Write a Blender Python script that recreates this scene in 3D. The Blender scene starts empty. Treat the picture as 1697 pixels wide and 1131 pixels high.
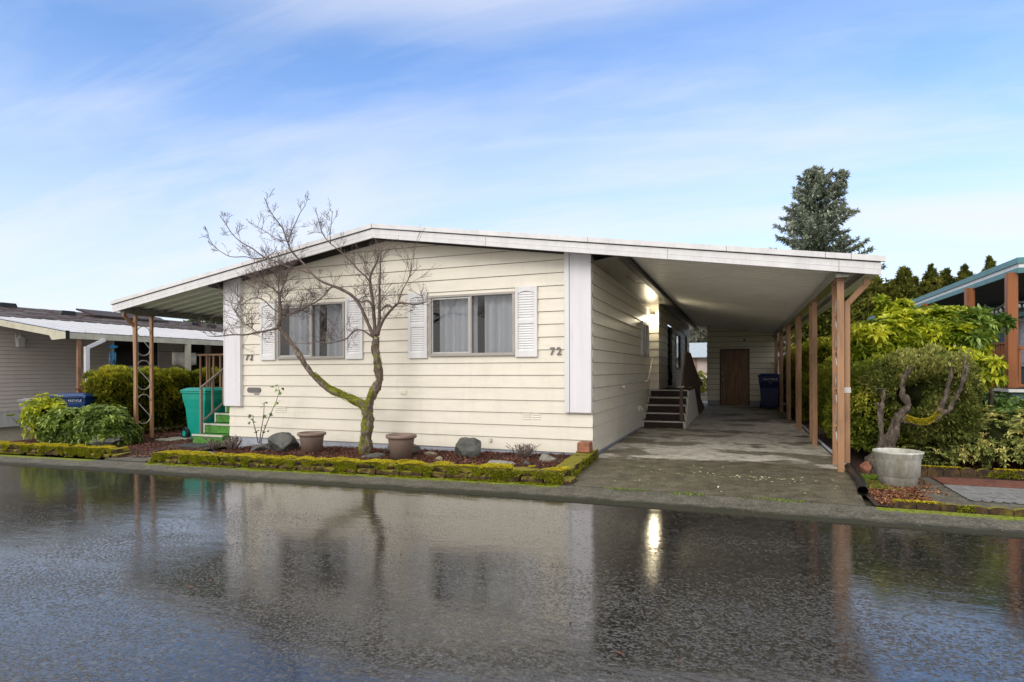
import bpy, math, random
import numpy as np
from mathutils import Vector, Matrix, noise
R=math.radians; PI=math.pi
random.seed(7); rng=np.random.default_rng(7)
col=bpy.context.scene.collection
# ------------------------------------------------------------------ camera survey helper (pixel of the survey photo -> point on a known plane)
F=970.; CX=848.5; CY=565.5; CH=1.30; YAW=R(21.2); ROLL=R(0.2); SH=49.0
_f=np.array([-math.sin(YAW),math.cos(YAW),0]); _r0=np.array([math.cos(YAW),math.sin(YAW),0]); _u0=np.array([0,0,1.])
_r=_r0*math.cos(ROLL)-_u0*math.sin(ROLL); _u=_u0*math.cos(ROLL)+_r0*math.sin(ROLL)
_C=np.array([0,0,CH])
def ray(u,v): return _f+_r*((u-CX)/F)-_u*((v-CY-SH)/F)
def at(u,v,ax,val):
    d=ray(u,v); i='XYZ'.index(ax); return _C+d*((val-_C[i])/d[i])
def atd(u,v,D): return _C+ray(u,v)*D
def g(x):
    # natural fall of the street towards -x
    if x>-1.2: return 0.0
    if x>-2.8: return -.0155*(-1.2-x)**2/3.2
    return .0155*(x+2.0)

# ------------------------------------------------------------------ materials
def nmat(name):
    m=bpy.data.materials.new(name); m.use_nodes=True
    nt=m.node_tree; b=nt.nodes['Principled BSDF']; return m,nt,b
def L(nt,a,b): nt.links.new(a,b)
def ramp(nt,fac,stops):
    n=nt.nodes.new('ShaderNodeValToRGB'); e=n.color_ramp.elements
    while len(e)<len(stops): e.new(.5)
    for i,(p,c) in enumerate(stops):
        e[i].position=p; e[i].color=(*c,1) if len(c)==3 else c
    L(nt,fac,n.inputs['Fac']); return n.outputs['Color']
def noi(nt,scale,detail=4,rough=.6,vec=None,dist=0):
    n=nt.nodes.new('ShaderNodeTexNoise'); n.inputs['Scale'].default_value=scale; n.inputs['Detail'].default_value=detail
    n.inputs['Roughness'].default_value=rough; n.inputs['Distortion'].default_value=dist
    if vec is not None: L(nt,vec,n.inputs['Vector'])
    return n.outputs['Fac']
def pos(nt,scale=(1,1,1),off=(0,0,0)):
    gm=nt.nodes.new('ShaderNodeNewGeometry'); mp=nt.nodes.new('ShaderNodeMapping')
    mp.inputs['Scale'].default_value=scale; mp.inputs['Location'].default_value=off
    L(nt,gm.outputs['Position'],mp.inputs['Vector']); return mp.outputs['Vector']
def mixc(nt,f,a,b,mode='MIX'):
    n=nt.nodes.new('ShaderNodeMix'); n.data_type='RGBA'; n.blend_type=mode
    for s,i in ((f,0),(a,6),(b,7)):
        if isinstance(s,(int,float)): n.inputs[i].default_value=s
        elif isinstance(s,tuple): n.inputs[i].default_value=(*s,1)
        else: L(nt,s,n.inputs[i])
    return n.outputs[2]
def mth(nt,op,a,b=0.,c=None):
    n=nt.nodes.new('ShaderNodeMath'); n.operation=op
    for i,s in enumerate((a,b) if c is None else (a,b,c)):
        if isinstance(s,(int,float)): n.inputs[i].default_value=s
        else: L(nt,s,n.inputs[i])
    return n.outputs[0]
def bump(nt,b,h,strength,dist=.01,prev=None):
    n=nt.nodes.new('ShaderNodeBump'); n.inputs['Strength'].default_value=strength; n.inputs['Distance'].default_value=dist
    L(nt,h,n.inputs['Height'])
    if prev: L(nt,prev,n.inputs['Normal'])
    if b: L(nt,n.outputs['Normal'],b.inputs['Normal'])
    return n.outputs['Normal']
def simple(name,c,rough=.6,var=.12,scale=3,bs=0,bscale=80,metal=0,spec=.5,stretch=(1,1,1),dark=None):
    m,nt,b=nmat(name)
    p=pos(nt,stretch)
    f=noi(nt,scale,5,.65,p)
    d=dark or tuple(x*(1-var*2) for x in c); l=tuple(min(1,x*(1+var)) for x in c)
    L(nt,ramp(nt,f,[(.28,d),(.5,c),(.72,l)]),b.inputs['Base Color'])
    b.inputs['Roughness'].default_value=rough; b.inputs['Metallic'].default_value=metal
    b.inputs['Specular IOR Level'].default_value=spec
    if bs: bump(nt,b,noi(nt,bscale,3,.6,p),bs,.004)
    return m
def leafmat(name,stops,rough=.45,trans=.25,spec=.4):
    if 'hedge' in name or 'arbor' in name or 'juniper' in name: stops=[(p,tuple(q*(1.75 if 'arbor' in name else 1.3) for q in c)) for p,c in stops]
    if 'chip' not in name and 'litter' not in name: stops=[(p,tuple(min(.8,q*k) for q,k in zip(c,(1.6,1.45,1.4)))) for p,c in stops]
    m,nt,b=nmat(name)
    a=nt.nodes.new('ShaderNodeAttribute'); a.attribute_name='rnd'
    big=noi(nt,2.2,2,.5,pos(nt))
    f=mth(nt,'ADD',mth(nt,'MULTIPLY',a.outputs['Fac'],.75),mth(nt,'MULTIPLY_ADD',big,.7,-.22))
    c=ramp(nt,f,stops); L(nt,c,b.inputs['Base Color']); b.inputs['Roughness'].default_value=rough
    b.inputs['Specular IOR Level'].default_value=spec
    if trans:
        t=nt.nodes.new('ShaderNodeBsdfTranslucent'); L(nt,c,t.inputs['Color']); mx=nt.nodes.new('ShaderNodeMixShader')
        mx.inputs[0].default_value=trans; L(nt,b.outputs[0],mx.inputs[1]); L(nt,t.outputs[0],mx.inputs[2])
        L(nt,mx.outputs[0],nt.nodes['Material Output'].inputs['Surface'])
    return m
M={}
def sidingmat(name,c,c2,grime=.25,wear=True):
    m,nt,b=nmat(name)
    p=pos(nt,(1,1,6)); f=noi(nt,2.2,5,.6,p)
    base=ramp(nt,f,[(.3,c2),(.6,c)])
    p2=pos(nt,(1.5,1.5,.35)); s=noi(nt,3,6,.7,p2)
    L(nt,mixc(nt,mth(nt,'MULTIPLY',ramp(nt,s,[(.50,(0,0,0)),(.72,(1,1,1))]),grime*1.1),base,tuple(x*q for x,q in zip(c,(.66,.64,.56)))),b.inputs['Base Color'])
    b.inputs['Roughness'].default_value=.42
    bump(nt,b,noi(nt,30,4,.6,pos(nt,(1,1,7))),.25,.003,bump(nt,None,noi(nt,1.6,2,.5,pos(nt,(1,1,2.5))),.35,.02))
    return m
M['siding']=sidingmat('cream_siding',(.755,.715,.625),(.71,.668,.575),.2)
M['shedsiding']=sidingmat('shed_siding',(.80,.75,.60),(.72,.67,.52),.15)
M['graysiding']=sidingmat('grey_vinyl',(.66,.61,.57),(.60,.55,.51),.2)
M['skirt']=simple('white_skirt',(.55,.56,.55),.6,.08,4)
M['found']=simple('foundation_paint',(.36,.39,.46),.6,.1,4,.2,60)
M['white']=simple('white_paint',(.72,.72,.74),.5,.06,2,stretch=(3,3,.4))
M['pilaster']=simple('white_board',(.72,.71,.77),.5,.05,3,.15,60,stretch=(3,3,.3))
def fasciamat():
    m,nt,b=nmat('fascia_metal')
    f=noi(nt,5,6,.7,pos(nt,(1,1,.5))); s=noi(nt,16,4,.7,pos(nt,(1,1,.25)))
    c=ramp(nt,f,[(.3,(.58,.58,.60)),(.55,(.68,.68,.70)),(.75,(.74,.74,.76))])
    L(nt,mixc(nt,mth(nt,'MULTIPLY',ramp(nt,s,[(.56,(0,0,0)),(.78,(1,1,1))]),.35),c,(.33,.34,.33)),b.inputs['Base Color'])
    b.inputs['Roughness'].default_value=.45; return m
M['fascia']=fasciamat()
M['ceil']=simple('ceiling_metal',(.88,.86,.80),.45,.04,2)
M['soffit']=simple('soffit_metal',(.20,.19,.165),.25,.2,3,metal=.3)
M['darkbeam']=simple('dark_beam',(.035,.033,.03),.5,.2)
M['roofshing']=simple('shingles',(.085,.07,.065),.9,.45,9,.6,120,stretch=(1,.35,1))
M['rooftop']=simple('roof_coat',(.6,.6,.6),.6)
M['alu']=simple('aluminium',(.45,.45,.44),.35,.08,6,metal=.5)
M['alufr']=simple('window_frame',(.36,.34,.32),.45,.06,5)
M['winwhite']=simple('window_trim',(.6,.6,.59),.45)
M['postbrown']=simple('post_brown',(.35,.192,.102),.5,.22,3,.15,60,stretch=(4,4,.6))
M['brownwood']=simple('brown_rail',(.085,.042,.024),.5,.3,5,.2,50,stretch=(5,5,.6))
M['carpet']=simple('brown_carpet',(.045,.032,.026),.95,.35,30,.6,300)
M['nose']=simple('nosing',(.52,.51,.46),.5,.1)
M['green']=simple('green_turf',(.075,.24,.04),.9,.3,25,.8,300)
M['railtaupe']=simple('rail_taupe',(.20,.155,.125),.5,.1)
M['deckwood']=simple('deck_rail',(.24,.125,.065),.6,.2,4)
def wooddoor():
    m,nt,b=nmat('stained_door')
    p=pos(nt,(9,9,.7)); f=noi(nt,2.5,6,.65,p,dist=.6)
    L(nt,ramp(nt,f,[(.3,(.10,.045,.015)),(.5,(.21,.105,.035)),(.7,(.30,.165,.06))]),b.inputs['Base Color']); b.inputs['Roughness'].default_value=.45; return m
M['door']=wooddoor()
M['trellis']=simple('painted_scroll',(.55,.54,.50),.5)
M['black']=simple('black_plastic',(.012,.012,.013),.4,.3)
M['lap_shade']=simple('lap_shade_strip',(.13,.105,.075),.8,.2,6)  # dark brown that paints in the shadow line under each lap
M['dark']=simple('dark_gap',(.01,.009,.008),.8)
M['peel']=simple('peeling_white',(.62,.61,.6),.6)
M['teal']=simple('teal_plastic',(.005,.30,.235),.4,.08,3)
M['blue']=simple('blue_plastic',(.01,.045,.17),.4,.12,3)
M['navy']=simple('navy_plastic',(.008,.02,.12),.4,.12,3)
M['graybin']=simple('grey_plastic',(.20,.195,.20),.45,.1,3)
M['letter']=simple('white_lettering',(.7,.7,.7),.5,.02)
M['number']=simple('grey_numerals',(.16,.15,.15),.4,.05,metal=.4)
M['pot']=simple('taupe_plastic_pot',(.215,.155,.125),.6,.07,7,.12,40)
M['terracotta']=simple('brick_red',(.30,.125,.075),.85,.25,9,.5,60)
M['soil']=simple('soil',(.03,.02,.014),1,.4,30,.6,60)
M['rock']=simple('basalt',(.075,.077,.068),.6,.6,6,.9,22,dark=(.02,.021,.02))
M['rockpale']=simple('pale_stone',(.24,.24,.20),.8,.3,14,.6,40)
M['tan']=simple('round_stone',(.26,.21,.15),.7,.2,10,.3,40)
def tubmat():
    m,nt,b=nmat('weathered_tub')
    f=noi(nt,4,6,.7,pos(nt,(1.5,1.5,.7),(3,1,2))); s=noi(nt,9,5,.7,pos(nt,(2,2,.5)))
    c=ramp(nt,f,[(.35,(.30,.30,.25)),(.52,(.48,.48,.43)),(.62,(.68,.67,.65))])
    L(nt,mixc(nt,mth(nt,'MULTIPLY',ramp(nt,s,[(.5,(0,0,0)),(.75,(1,1,1))]),.55),c,(.20,.23,.12)),b.inputs['Base Color']); b.inputs['Roughness'].default_value=.6; return m
M['tub']=tubmat()
def mossmat(name,a,bb,c):
    m,nt,b=nmat(name)
    at_=nt.nodes.new('ShaderNodeAttribute'); at_.attribute_name='rnd'
    f=mth(nt,'ADD',mth(nt,'MULTIPLY',at_.outputs['Fac'],.45),mth(nt,'MULTIPLY',noi(nt,7,4,.6,pos(nt)),.75))
    L(nt,ramp(nt,f,[(.3,a),(.52,bb),(.75,c)]),b.inputs['Base Color']); b.inputs['Roughness'].default_value=1; b.inputs['Specular IOR Level'].default_value=.1
    return m
M['moss']=mossmat('moss',(.10,.085,.01),(.40,.33,.015),(.64,.54,.05))
M['mossgreen']=mossmat('moss_green',(.05,.07,.006),(.20,.23,.012),(.42,.42,.03))
def blockmat():
    m,nt,b=nmat('mossy_block')
    f=noi(nt,11,5,.65,pos(nt)); gm=nt.nodes.new('ShaderNodeNewGeometry'); sx=nt.nodes.new('ShaderNodeSeparateXYZ'); L(nt,gm.outputs['Normal'],sx.inputs[0])
    c=ramp(nt,f,[(.3,(.02,.018,.012)),(.45,(.05,.032,.018)),(.58,(.10,.055,.025)),(.7,(.10,.11,.015))])
    k=mth(nt,'ADD',sx.outputs['Z'],mth(nt,'MULTIPLY',noi(nt,5,3,.6,pos(nt,off=(3,3,3))),1.3))
    L(nt,mixc(nt,ramp(nt,k,[(.75,(0,0,0)),(1.0,(1,1,1))]),c,(.22,.2,.015)),b.inputs['Base Color'])
    b.inputs['Roughness'].default_value=1; bump(nt,b,noi(nt,40,5,.7,pos(nt)),1,.02); return m
M['block']=blockmat()
M['blockpale']=simple('paver_pale',(.17,.145,.11),.9,.35,9,.6,50)
def barkmat(name,mossy,c1,c2,c3,off=0):
    m,nt,b=nmat(name)
    f=noi(nt,26,6,.7,pos(nt,(1,1,.45)))
    c=ramp(nt,f,[(.32,c1),(.5,c2),(.7,c3)])
    if mossy:
        a=nt.nodes.new('ShaderNodeAttribute'); a.attribute_name='moss'
        k=mth(nt,'ADD',a.outputs['Fac'],mth(nt,'MULTIPLY_ADD',noi(nt,9,4,.65,pos(nt,off=(off,0,0))),1.5,-.75))
        mc=ramp(nt,noi(nt,30,3,.6,pos(nt)),[(.3,(.07,.085,.008)),(.6,(.20,.21,.015)),(.75,(.34,.32,.02))])
        c=mixc(nt,ramp(nt,k,[(.45,(0,0,0)),(.58,(1,1,1))]),c,mc)
    L(nt,c,b.inputs['Base Color']); b.inputs['Roughness'].default_value=.9
    bump(nt,b,noi(nt,55,5,.7,pos(nt,(1,1,.5))),1,.012); return m
M['bark']=barkmat('mossy_bark',True,(.04,.028,.02),(.14,.10,.075),(.38,.33,.28))
M['twig']=simple('twigs',(.13,.095,.085),.8,.25,9)
M['gnarl']=barkmat('weathered_bark',True,(.03,.022,.017),(.085,.065,.05),(.22,.18,.145),5)
M['trunk']=barkmat('plain_bark',False,(.03,.02,.015),(.07,.05,.035),(.12,.09,.06))
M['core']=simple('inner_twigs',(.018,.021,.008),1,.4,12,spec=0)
M['coniferleaf']=leafmat('arborvitae_leaf',[(.15,(.028,.045,.008)),(.45,(.075,.105,.014)),(.75,(.16,.19,.026)),(1,(.26,.27,.05))],.6,.2,.2)
M['hedgeleft']=leafmat('hedge_leaf',[(.15,(.035,.05,.006)),(.45,(.10,.125,.012)),(.75,(.20,.22,.02)),(1,(.32,.31,.035))],.6,.25,.2)
M['juniper']=leafmat('juniper_leaf',[(.15,(.035,.052,.012)),(.45,(.09,.122,.028)),(.75,(.19,.215,.06)),(1,(.34,.35,.14))],.65,.2,.2)
M['cypress']=leafmat('cypress_leaf',[(.15,(.03,.045,.008)),(.5,(.085,.105,.018)),(.8,(.15,.165,.03)),(1,(.22,.20,.045))],.7,.15,.2)
M['spruce']=leafmat('spruce_needles',[(.1,(.04,.06,.04)),(.4,(.10,.135,.10)),(.7,(.20,.25,.20)),(1,(.34,.40,.34))],.6,.1,.3)
M['rhodo']=leafmat('rhododendron_leaf',[(.15,(.04,.075,.014)),(.45,(.11,.18,.03)),(.75,(.22,.32,.06)),(1,(.42,.50,.15))],.35,.2,.55)
M['rhodobright']=leafmat('bright_leaf',[(.15,(.07,.12,.01)),(.4,(.20,.28,.02)),(.7,(.40,.45,.03)),(1,(.62,.56,.05))],.38,.3,.5)
M['rhododeep']=leafmat('deep_leaf',[(.15,(.04,.08,.015)),(.5,(.09,.17,.03)),(1,(.22,.33,.07))],.35,.2,.55)
M['pieris']=leafmat('pieris_leaf',[(.15,(.06,.09,.025)),(.45,(.15,.19,.05)),(.75,(.33,.36,.11)),(1,(.5,.46,.17))],.45,.2,.4)
M['strap']=leafmat('strap_leaf',[(.15,(.04,.09,.015)),(.5,(.10,.20,.04)),(1,(.25,.36,.12))],.4,.25,.4)
M['grass']=leafmat('grass_blade',[(.15,(.05,.10,.01)),(.5,(.12,.22,.02)),(1,(.26,.36,.05))],.6,.3,.3)
M['mistleaf']=leafmat('haze_tint_leaf',[(.15,(.10,.12,.10)),(.5,(.17,.19,.16)),(1,(.24,.26,.22))],.8,.1,.1)  # pale greyed leaves, the distance haze is put into the colour
M['treeline']=leafmat('treeline_leaf',[(.15,(.05,.07,.04)),(.5,(.09,.12,.06)),(1,(.14,.17,.09))],.8,.1,.1)
M['mulchchip']=leafmat('bark_chip',[(.1,(.03,.012,.008)),(.4,(.10,.035,.022)),(.7,(.19,.07,.045)),(1,(.34,.19,.13))],.8,0,.3)
M['mulchred']=leafmat('red_chip',[(.1,(.06,.025,.015)),(.4,(.20,.075,.035)),(.7,(.32,.14,.07)),(1,(.42,.26,.15))],.8,0,.3)
M['leaflitter']=leafmat('litter',[(.1,(.28,.30,.14)),(.5,(.45,.45,.25)),(1,(.6,.58,.42))],.7,0,.3)
M['mulchbase']=simple('mulch_base',(.055,.025,.016),.95,.5,22,1,60)
M['earth']=simple('earth',(.05,.045,.028),.95,.35,3,.5,30,dark=(.02,.022,.012))
M['rubbermat']=simple('rubber_mat',(.05,.05,.05),.8,.2,20,.3,90)
M['redmat']=simple('red_mat',(.16,.06,.04),.85,.25,12)
M['greymat']=simple('grey_mat',(.20,.20,.20),.8,.2,12)
M['tealpaint']=simple('teal_paint',(.075,.21,.23),.5,.12,3)
M['tealwall']=simple('teal_wall',(.10,.20,.215),.6,.1,3)
M['orangewood']=simple('stained_orange_wood',(.26,.085,.022),.5,.25,3,.2,60,stretch=(5,5,.5))
M['porchceil']=simple('porch_ceiling',(.10,.10,.09),.7,.15)
M['cyan']=simple('chime_blue',(.03,.22,.42),.3,.1,metal=.3)
M['red']=simple('red_bin',(.13,.012,.015),.5)
M['cloth']=simple('pale_cloth',(.62,.58,.47),.9,.1,6)
M['paleyellow']=simple('weathered_fascia',(.50,.48,.38),.6,.15,4,.2,60)
M['awningwhite']=simple('awning_white',(.54,.53,.53),.45,.06,2)
M['solar']=simple('solar_dark',(.05,.035,.03),.6,.3,spec=.2)
M['pinkwall']=simple('pale_pink_wall',(.58,.49,.45),.7,.06)
M['bluegreyroof']=simple('blue_grey_roof',(.40,.47,.52),.5,.06)
M['hosebib']=simple('pale_fitting',(.62,.6,.52),.5)
def asphalt():
    m,nt,b=nmat('wet_asphalt')
    P=pos(nt)
    agg=noi(nt,72,3,.62,pos(nt,(.85,.9,1))); agg2=noi(nt,62,3,.8,P); big=noi(nt,.55,4,.6,pos(nt,(1,1.6,1))); pud=noi(nt,1.0,6,.6,pos(nt,(.55,1.3,1),(4,2,0)),.4)
    stone=nt.nodes.new('ShaderNodeTexVoronoi'); stone.inputs['Scale'].default_value=48; L(nt,P,stone.inputs['Vector'])
    sepc=nt.nodes.new('ShaderNodeSeparateColor'); L(nt,stone.outputs['Color'],sepc.inputs[0])
    c=ramp(nt,sepc.outputs[0],[(.0,(.012,.011,.010)),(.6,(.029,.027,.023)),(.90,(.05,.046,.04)),(.99,(.085,.08,.07))])
    c=mixc(nt,ramp(nt,big,[(.4,(0,0,0)),(.65,(1,1,1))]),c,mixc(nt,.5,c,(.022,.02,.018)))
    L(nt,c,b.inputs['Base Color'])
    sx=nt.nodes.new('ShaderNodeSeparateXYZ'); L(nt,P,sx.inputs[0])
    # the water film is thicker along the kerb where the street drains, and in shallow dips
    near=nt.nodes.new('ShaderNodeMapRange'); L(nt,sx.outputs['Y'],near.inputs[0])
    near.inputs[1].default_value=2.6; near.inputs[2].default_value=5.3; near.inputs[3].default_value=0; near.inputs[4].default_value=1; near.interpolation_type='SMOOTHSTEP'
    wet=mth(nt,'ADD',mth(nt,'MULTIPLY',near.outputs[0],.34),pud)
    rr=nt.nodes.new('ShaderNodeMapRange'); L(nt,wet,rr.inputs[0]); rr.inputs[1].default_value=.5; rr.inputs[2].default_value=.85; rr.inputs[3].default_value=.055; rr.inputs[4].default_value=.025
    thr=nt.nodes.new('ShaderNodeMapRange'); L(nt,wet,thr.inputs[0]); thr.inputs[1].default_value=.40; thr.inputs[2].default_value=.80; thr.inputs[3].default_value=.47; thr.inputs[4].default_value=.625
    # flat water film with the tips of the aggregate standing proud of it
    tip=mth(nt,'MAXIMUM',mth(nt,'SUBTRACT',agg,thr.outputs[0]),0)
    stonem=mth(nt,'MINIMUM',mth(nt,'MULTIPLY',tip,14),1)
    L(nt,mth(nt,'ADD',rr.outputs[0],mth(nt,'MULTIPLY',stonem,.22)),b.inputs['Roughness'])
    b.inputs['IOR'].default_value=2.2; b.inputs['Specular IOR Level'].default_value=.5
    n1=bump(nt,None,tip,1,.017)
    rip=noi(nt,7,3,.55,pos(nt,(.5,1.4,1)))
    n2=bump(nt,None,rip,.18,.008,n1)
    n3=bump(nt,None,agg2,.22,.0012,n2)
    bump(nt,b,big,.10,.02,n3)
    return m
M['asphalt']=asphalt()
def concrete(name,kind):
    m,nt,b=nmat(name); P=pos(nt)
    fine=noi(nt,120,3,.7,P); mid=noi(nt,5,6,.65,P); grain=noi(nt,45,2,.6,P)
    wetc=ramp(nt,mid,[(.32,(.038,.034,.02)),(.5,(.10,.086,.055)),(.66,(.17,.148,.10))])
    if kind=='drive':
        sx=nt.nodes.new('ShaderNodeSeparateXYZ'); L(nt,P,sx.inputs[0])
        y=mth(nt,'ADD',sx.outputs['Y'],mth(nt,'MULTIPLY_ADD',noi(nt,1.1,5,.6,pos(nt,(1,1.2,1))),1.1,-.55))
        # dry only where the roof keeps rain off; wet streaks blown/tracked in
        edge=nt.nodes.new('ShaderNodeMapRange'); L(nt,y,edge.inputs[0]); edge.inputs[1].default_value=8.55; edge.inputs[2].default_value=8.80
        streak=noi(nt,1.5,5,.6,pos(nt,(.55,.62,1),(1.3,7.7,0)))
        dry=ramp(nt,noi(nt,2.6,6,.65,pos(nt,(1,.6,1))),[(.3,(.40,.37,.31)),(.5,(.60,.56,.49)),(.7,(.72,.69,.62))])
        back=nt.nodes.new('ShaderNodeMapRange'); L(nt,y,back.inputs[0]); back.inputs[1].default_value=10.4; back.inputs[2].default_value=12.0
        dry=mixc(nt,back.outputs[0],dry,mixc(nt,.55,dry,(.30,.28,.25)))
        sm=ramp(nt,streak,[(.51,(0,0,0)),(.56,(1,1,1))])
        wm=mth(nt,'SUBTRACT',edge.outputs[0],mth(nt,'MULTIPLY',sm,.85)); wm=mth(nt,'MAXIMUM',wm,0)
        c=mixc(nt,wm,wetc,dry)
        gm=ramp(nt,noi(nt,6,5,.7,pos(nt,off=(9,1,0))),[(.45,(0,0,0)),(.7,(1,1,1))])
        c=mixc(nt,mth(nt,'MULTIPLY',gm,.5),c,(.07,.068,.02))
        c=mixc(nt,.16,c,ramp(nt,grain,[(.4,(0,0,0)),(.65,(.5,.47,.40))]))
        L(nt,c,b.inputs['Base Color'])
        rr=nt.nodes.new('ShaderNodeMapRange'); L(nt,wm,rr.inputs[0]); rr.inputs[3].default_value=.5; rr.inputs[4].default_value=.85; L(nt,rr.outputs[0],b.inputs['Roughness'])
    else:
        c=ramp(nt,mid,[(.3,(.055,.050,.034)),(.5,(.10,.092,.066)),(.7,(.15,.138,.105))])
        c=mixc(nt,.2,c,ramp(nt,grain,[(.42,(.02,.02,.018)),(.62,(.42,.40,.35))]))
        if kind=='kerb':
            sx=nt.nodes.new('ShaderNodeSeparateXYZ'); L(nt,P,sx.inputs[0])
            k=mth(nt,'ADD',sx.outputs['Y'],mth(nt,'MULTIPLY_ADD',noi(nt,4,5,.7,P),.34,-.17))
            # the moss that grows in the joint at the foot of the planting beds (not across the driveway)
            x=sx.outputs['X']
            out=mth(nt,'MAXIMUM',mth(nt,'MULTIPLY',mth(nt,'LESS_THAN',x,-1.9),mth(nt,'SUBTRACT',1,mth(nt,'MULTIPLY',mth(nt,'GREATER_THAN',x,-9.7),mth(nt,'LESS_THAN',x,-8.5)))),mth(nt,'GREATER_THAN',x,1.2))
            mm=mth(nt,'MULTIPLY',ramp(nt,k,[(0,(0,0,0)),(1,(1,1,1))]),1)
            mr=nt.nodes.new('ShaderNodeMapRange'); L(nt,k,mr.inputs[0]); mr.inputs[1].default_value=6.24; mr.inputs[2].default_value=6.30
            c=mixc(nt,mth(nt,'MULTIPLY',mr.outputs[0],out),c,ramp(nt,noi(nt,30,3,.6,P),[(.3,(.06,.09,.008)),(.6,(.22,.26,.02)),(.8,(.36,.36,.03))]))
            lo=nt.nodes.new('ShaderNodeMapRange'); L(nt,k,lo.inputs[0]); lo.inputs[1].default_value=5.86; lo.inputs[2].default_value=5.98
            c=mixc(nt,lo.outputs[0],(.035,.035,.022),c)
        L(nt,c,b.inputs['Base Color']); b.inputs['Roughness'].default_value=.75
    b.inputs['Specular IOR Level'].default_value=.22
    bump(nt,b,mth(nt,'ADD',fine,mth(nt,'MULTIPLY',grain,.8)),.5,.004)
    return m
M['drive']=concrete('driveway_concrete','drive'); M['kerb']=concrete('kerb_concrete','kerb'); M['path']=concrete('path_concrete','path')
def glassmat():
    m=bpy.data.materials.new('window_glass'); m.use_nodes=True; nt=m.node_tree
    for n in list(nt.nodes): nt.nodes.remove(n)
    o=nt.nodes.new('ShaderNodeOutputMaterial'); t=nt.nodes.new('ShaderNodeBsdfTransparent'); t.inputs[0].default_value=(.74,.76,.79,1)
    gl=nt.nodes.new('ShaderNodeBsdfGlossy'); gl.inputs['Roughness'].default_value=.02
    fr=nt.nodes.new('ShaderNodeFresnel'); fr.inputs[0].default_value=1.7; mx=nt.nodes.new('ShaderNodeMixShader')
    L(nt,fr.outputs[0],mx.inputs[0]); L(nt,t.outputs[0],mx.inputs[1]); L(nt,gl.outputs[0],mx.inputs[2]); L(nt,mx.outputs[0],o.inputs[0]); return m
M['glass']=glassmat()
M['curtain']=simple('sheer_curtain',(.86,.87,.90),.9,.05,3,stretch=(6,1,.2))
M['room']=simple('dark_room',(.03,.03,.032),.9)
def emis(name,c,s):
    m,nt,b=nmat(name); b.inputs['Base Color'].default_value=(*c,1); b.inputs['Emission Color'].default_value=(*c,1); b.inputs['Emission Strength'].default_value=s; return m
M['lamp']=emis('lit_globe',(1,.93,.72),4.5)

# ------------------------------------------------------------------ object helpers
ORG={}
def tag(o,label=None,cat=None,group=None,kind=None):
    if label: o['label']=label
    if cat: o['category']=cat
    if group: o['group']=group
    if kind: o['kind']=kind
    return o
def thing(name,label,cat,loc=(0,0,0),rz=0,group=None):
    o=bpy.data.objects.new(name,None); col.objects.link(o); o.location=loc; o.rotation_euler=(0,0,rz); o.empty_display_size=.2
    ORG[o.name]=Vector(loc) if rz==0 else Vector((0,0,0))
    return tag(o,label,cat,group)
def finish(me,name,m,parent,smooth,loc):
    o=bpy.data.objects.new(name,me); col.objects.link(o)
    if m: me.materials.append(m)
    if smooth:
        me.polygons.foreach_set('use_smooth',np.ones(len(me.polygons),bool))
    if parent is not None:
        og=ORG[parent.name]; o.parent=parent; ORG[o.name]=og
    else:
        og=Vector(loc) if loc is not None else Vector((0,0,0)); o.location=og; ORG[o.name]=og
    if og.length>0: me.transform(Matrix.Translation(-og))
    me.update(); return o
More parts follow.
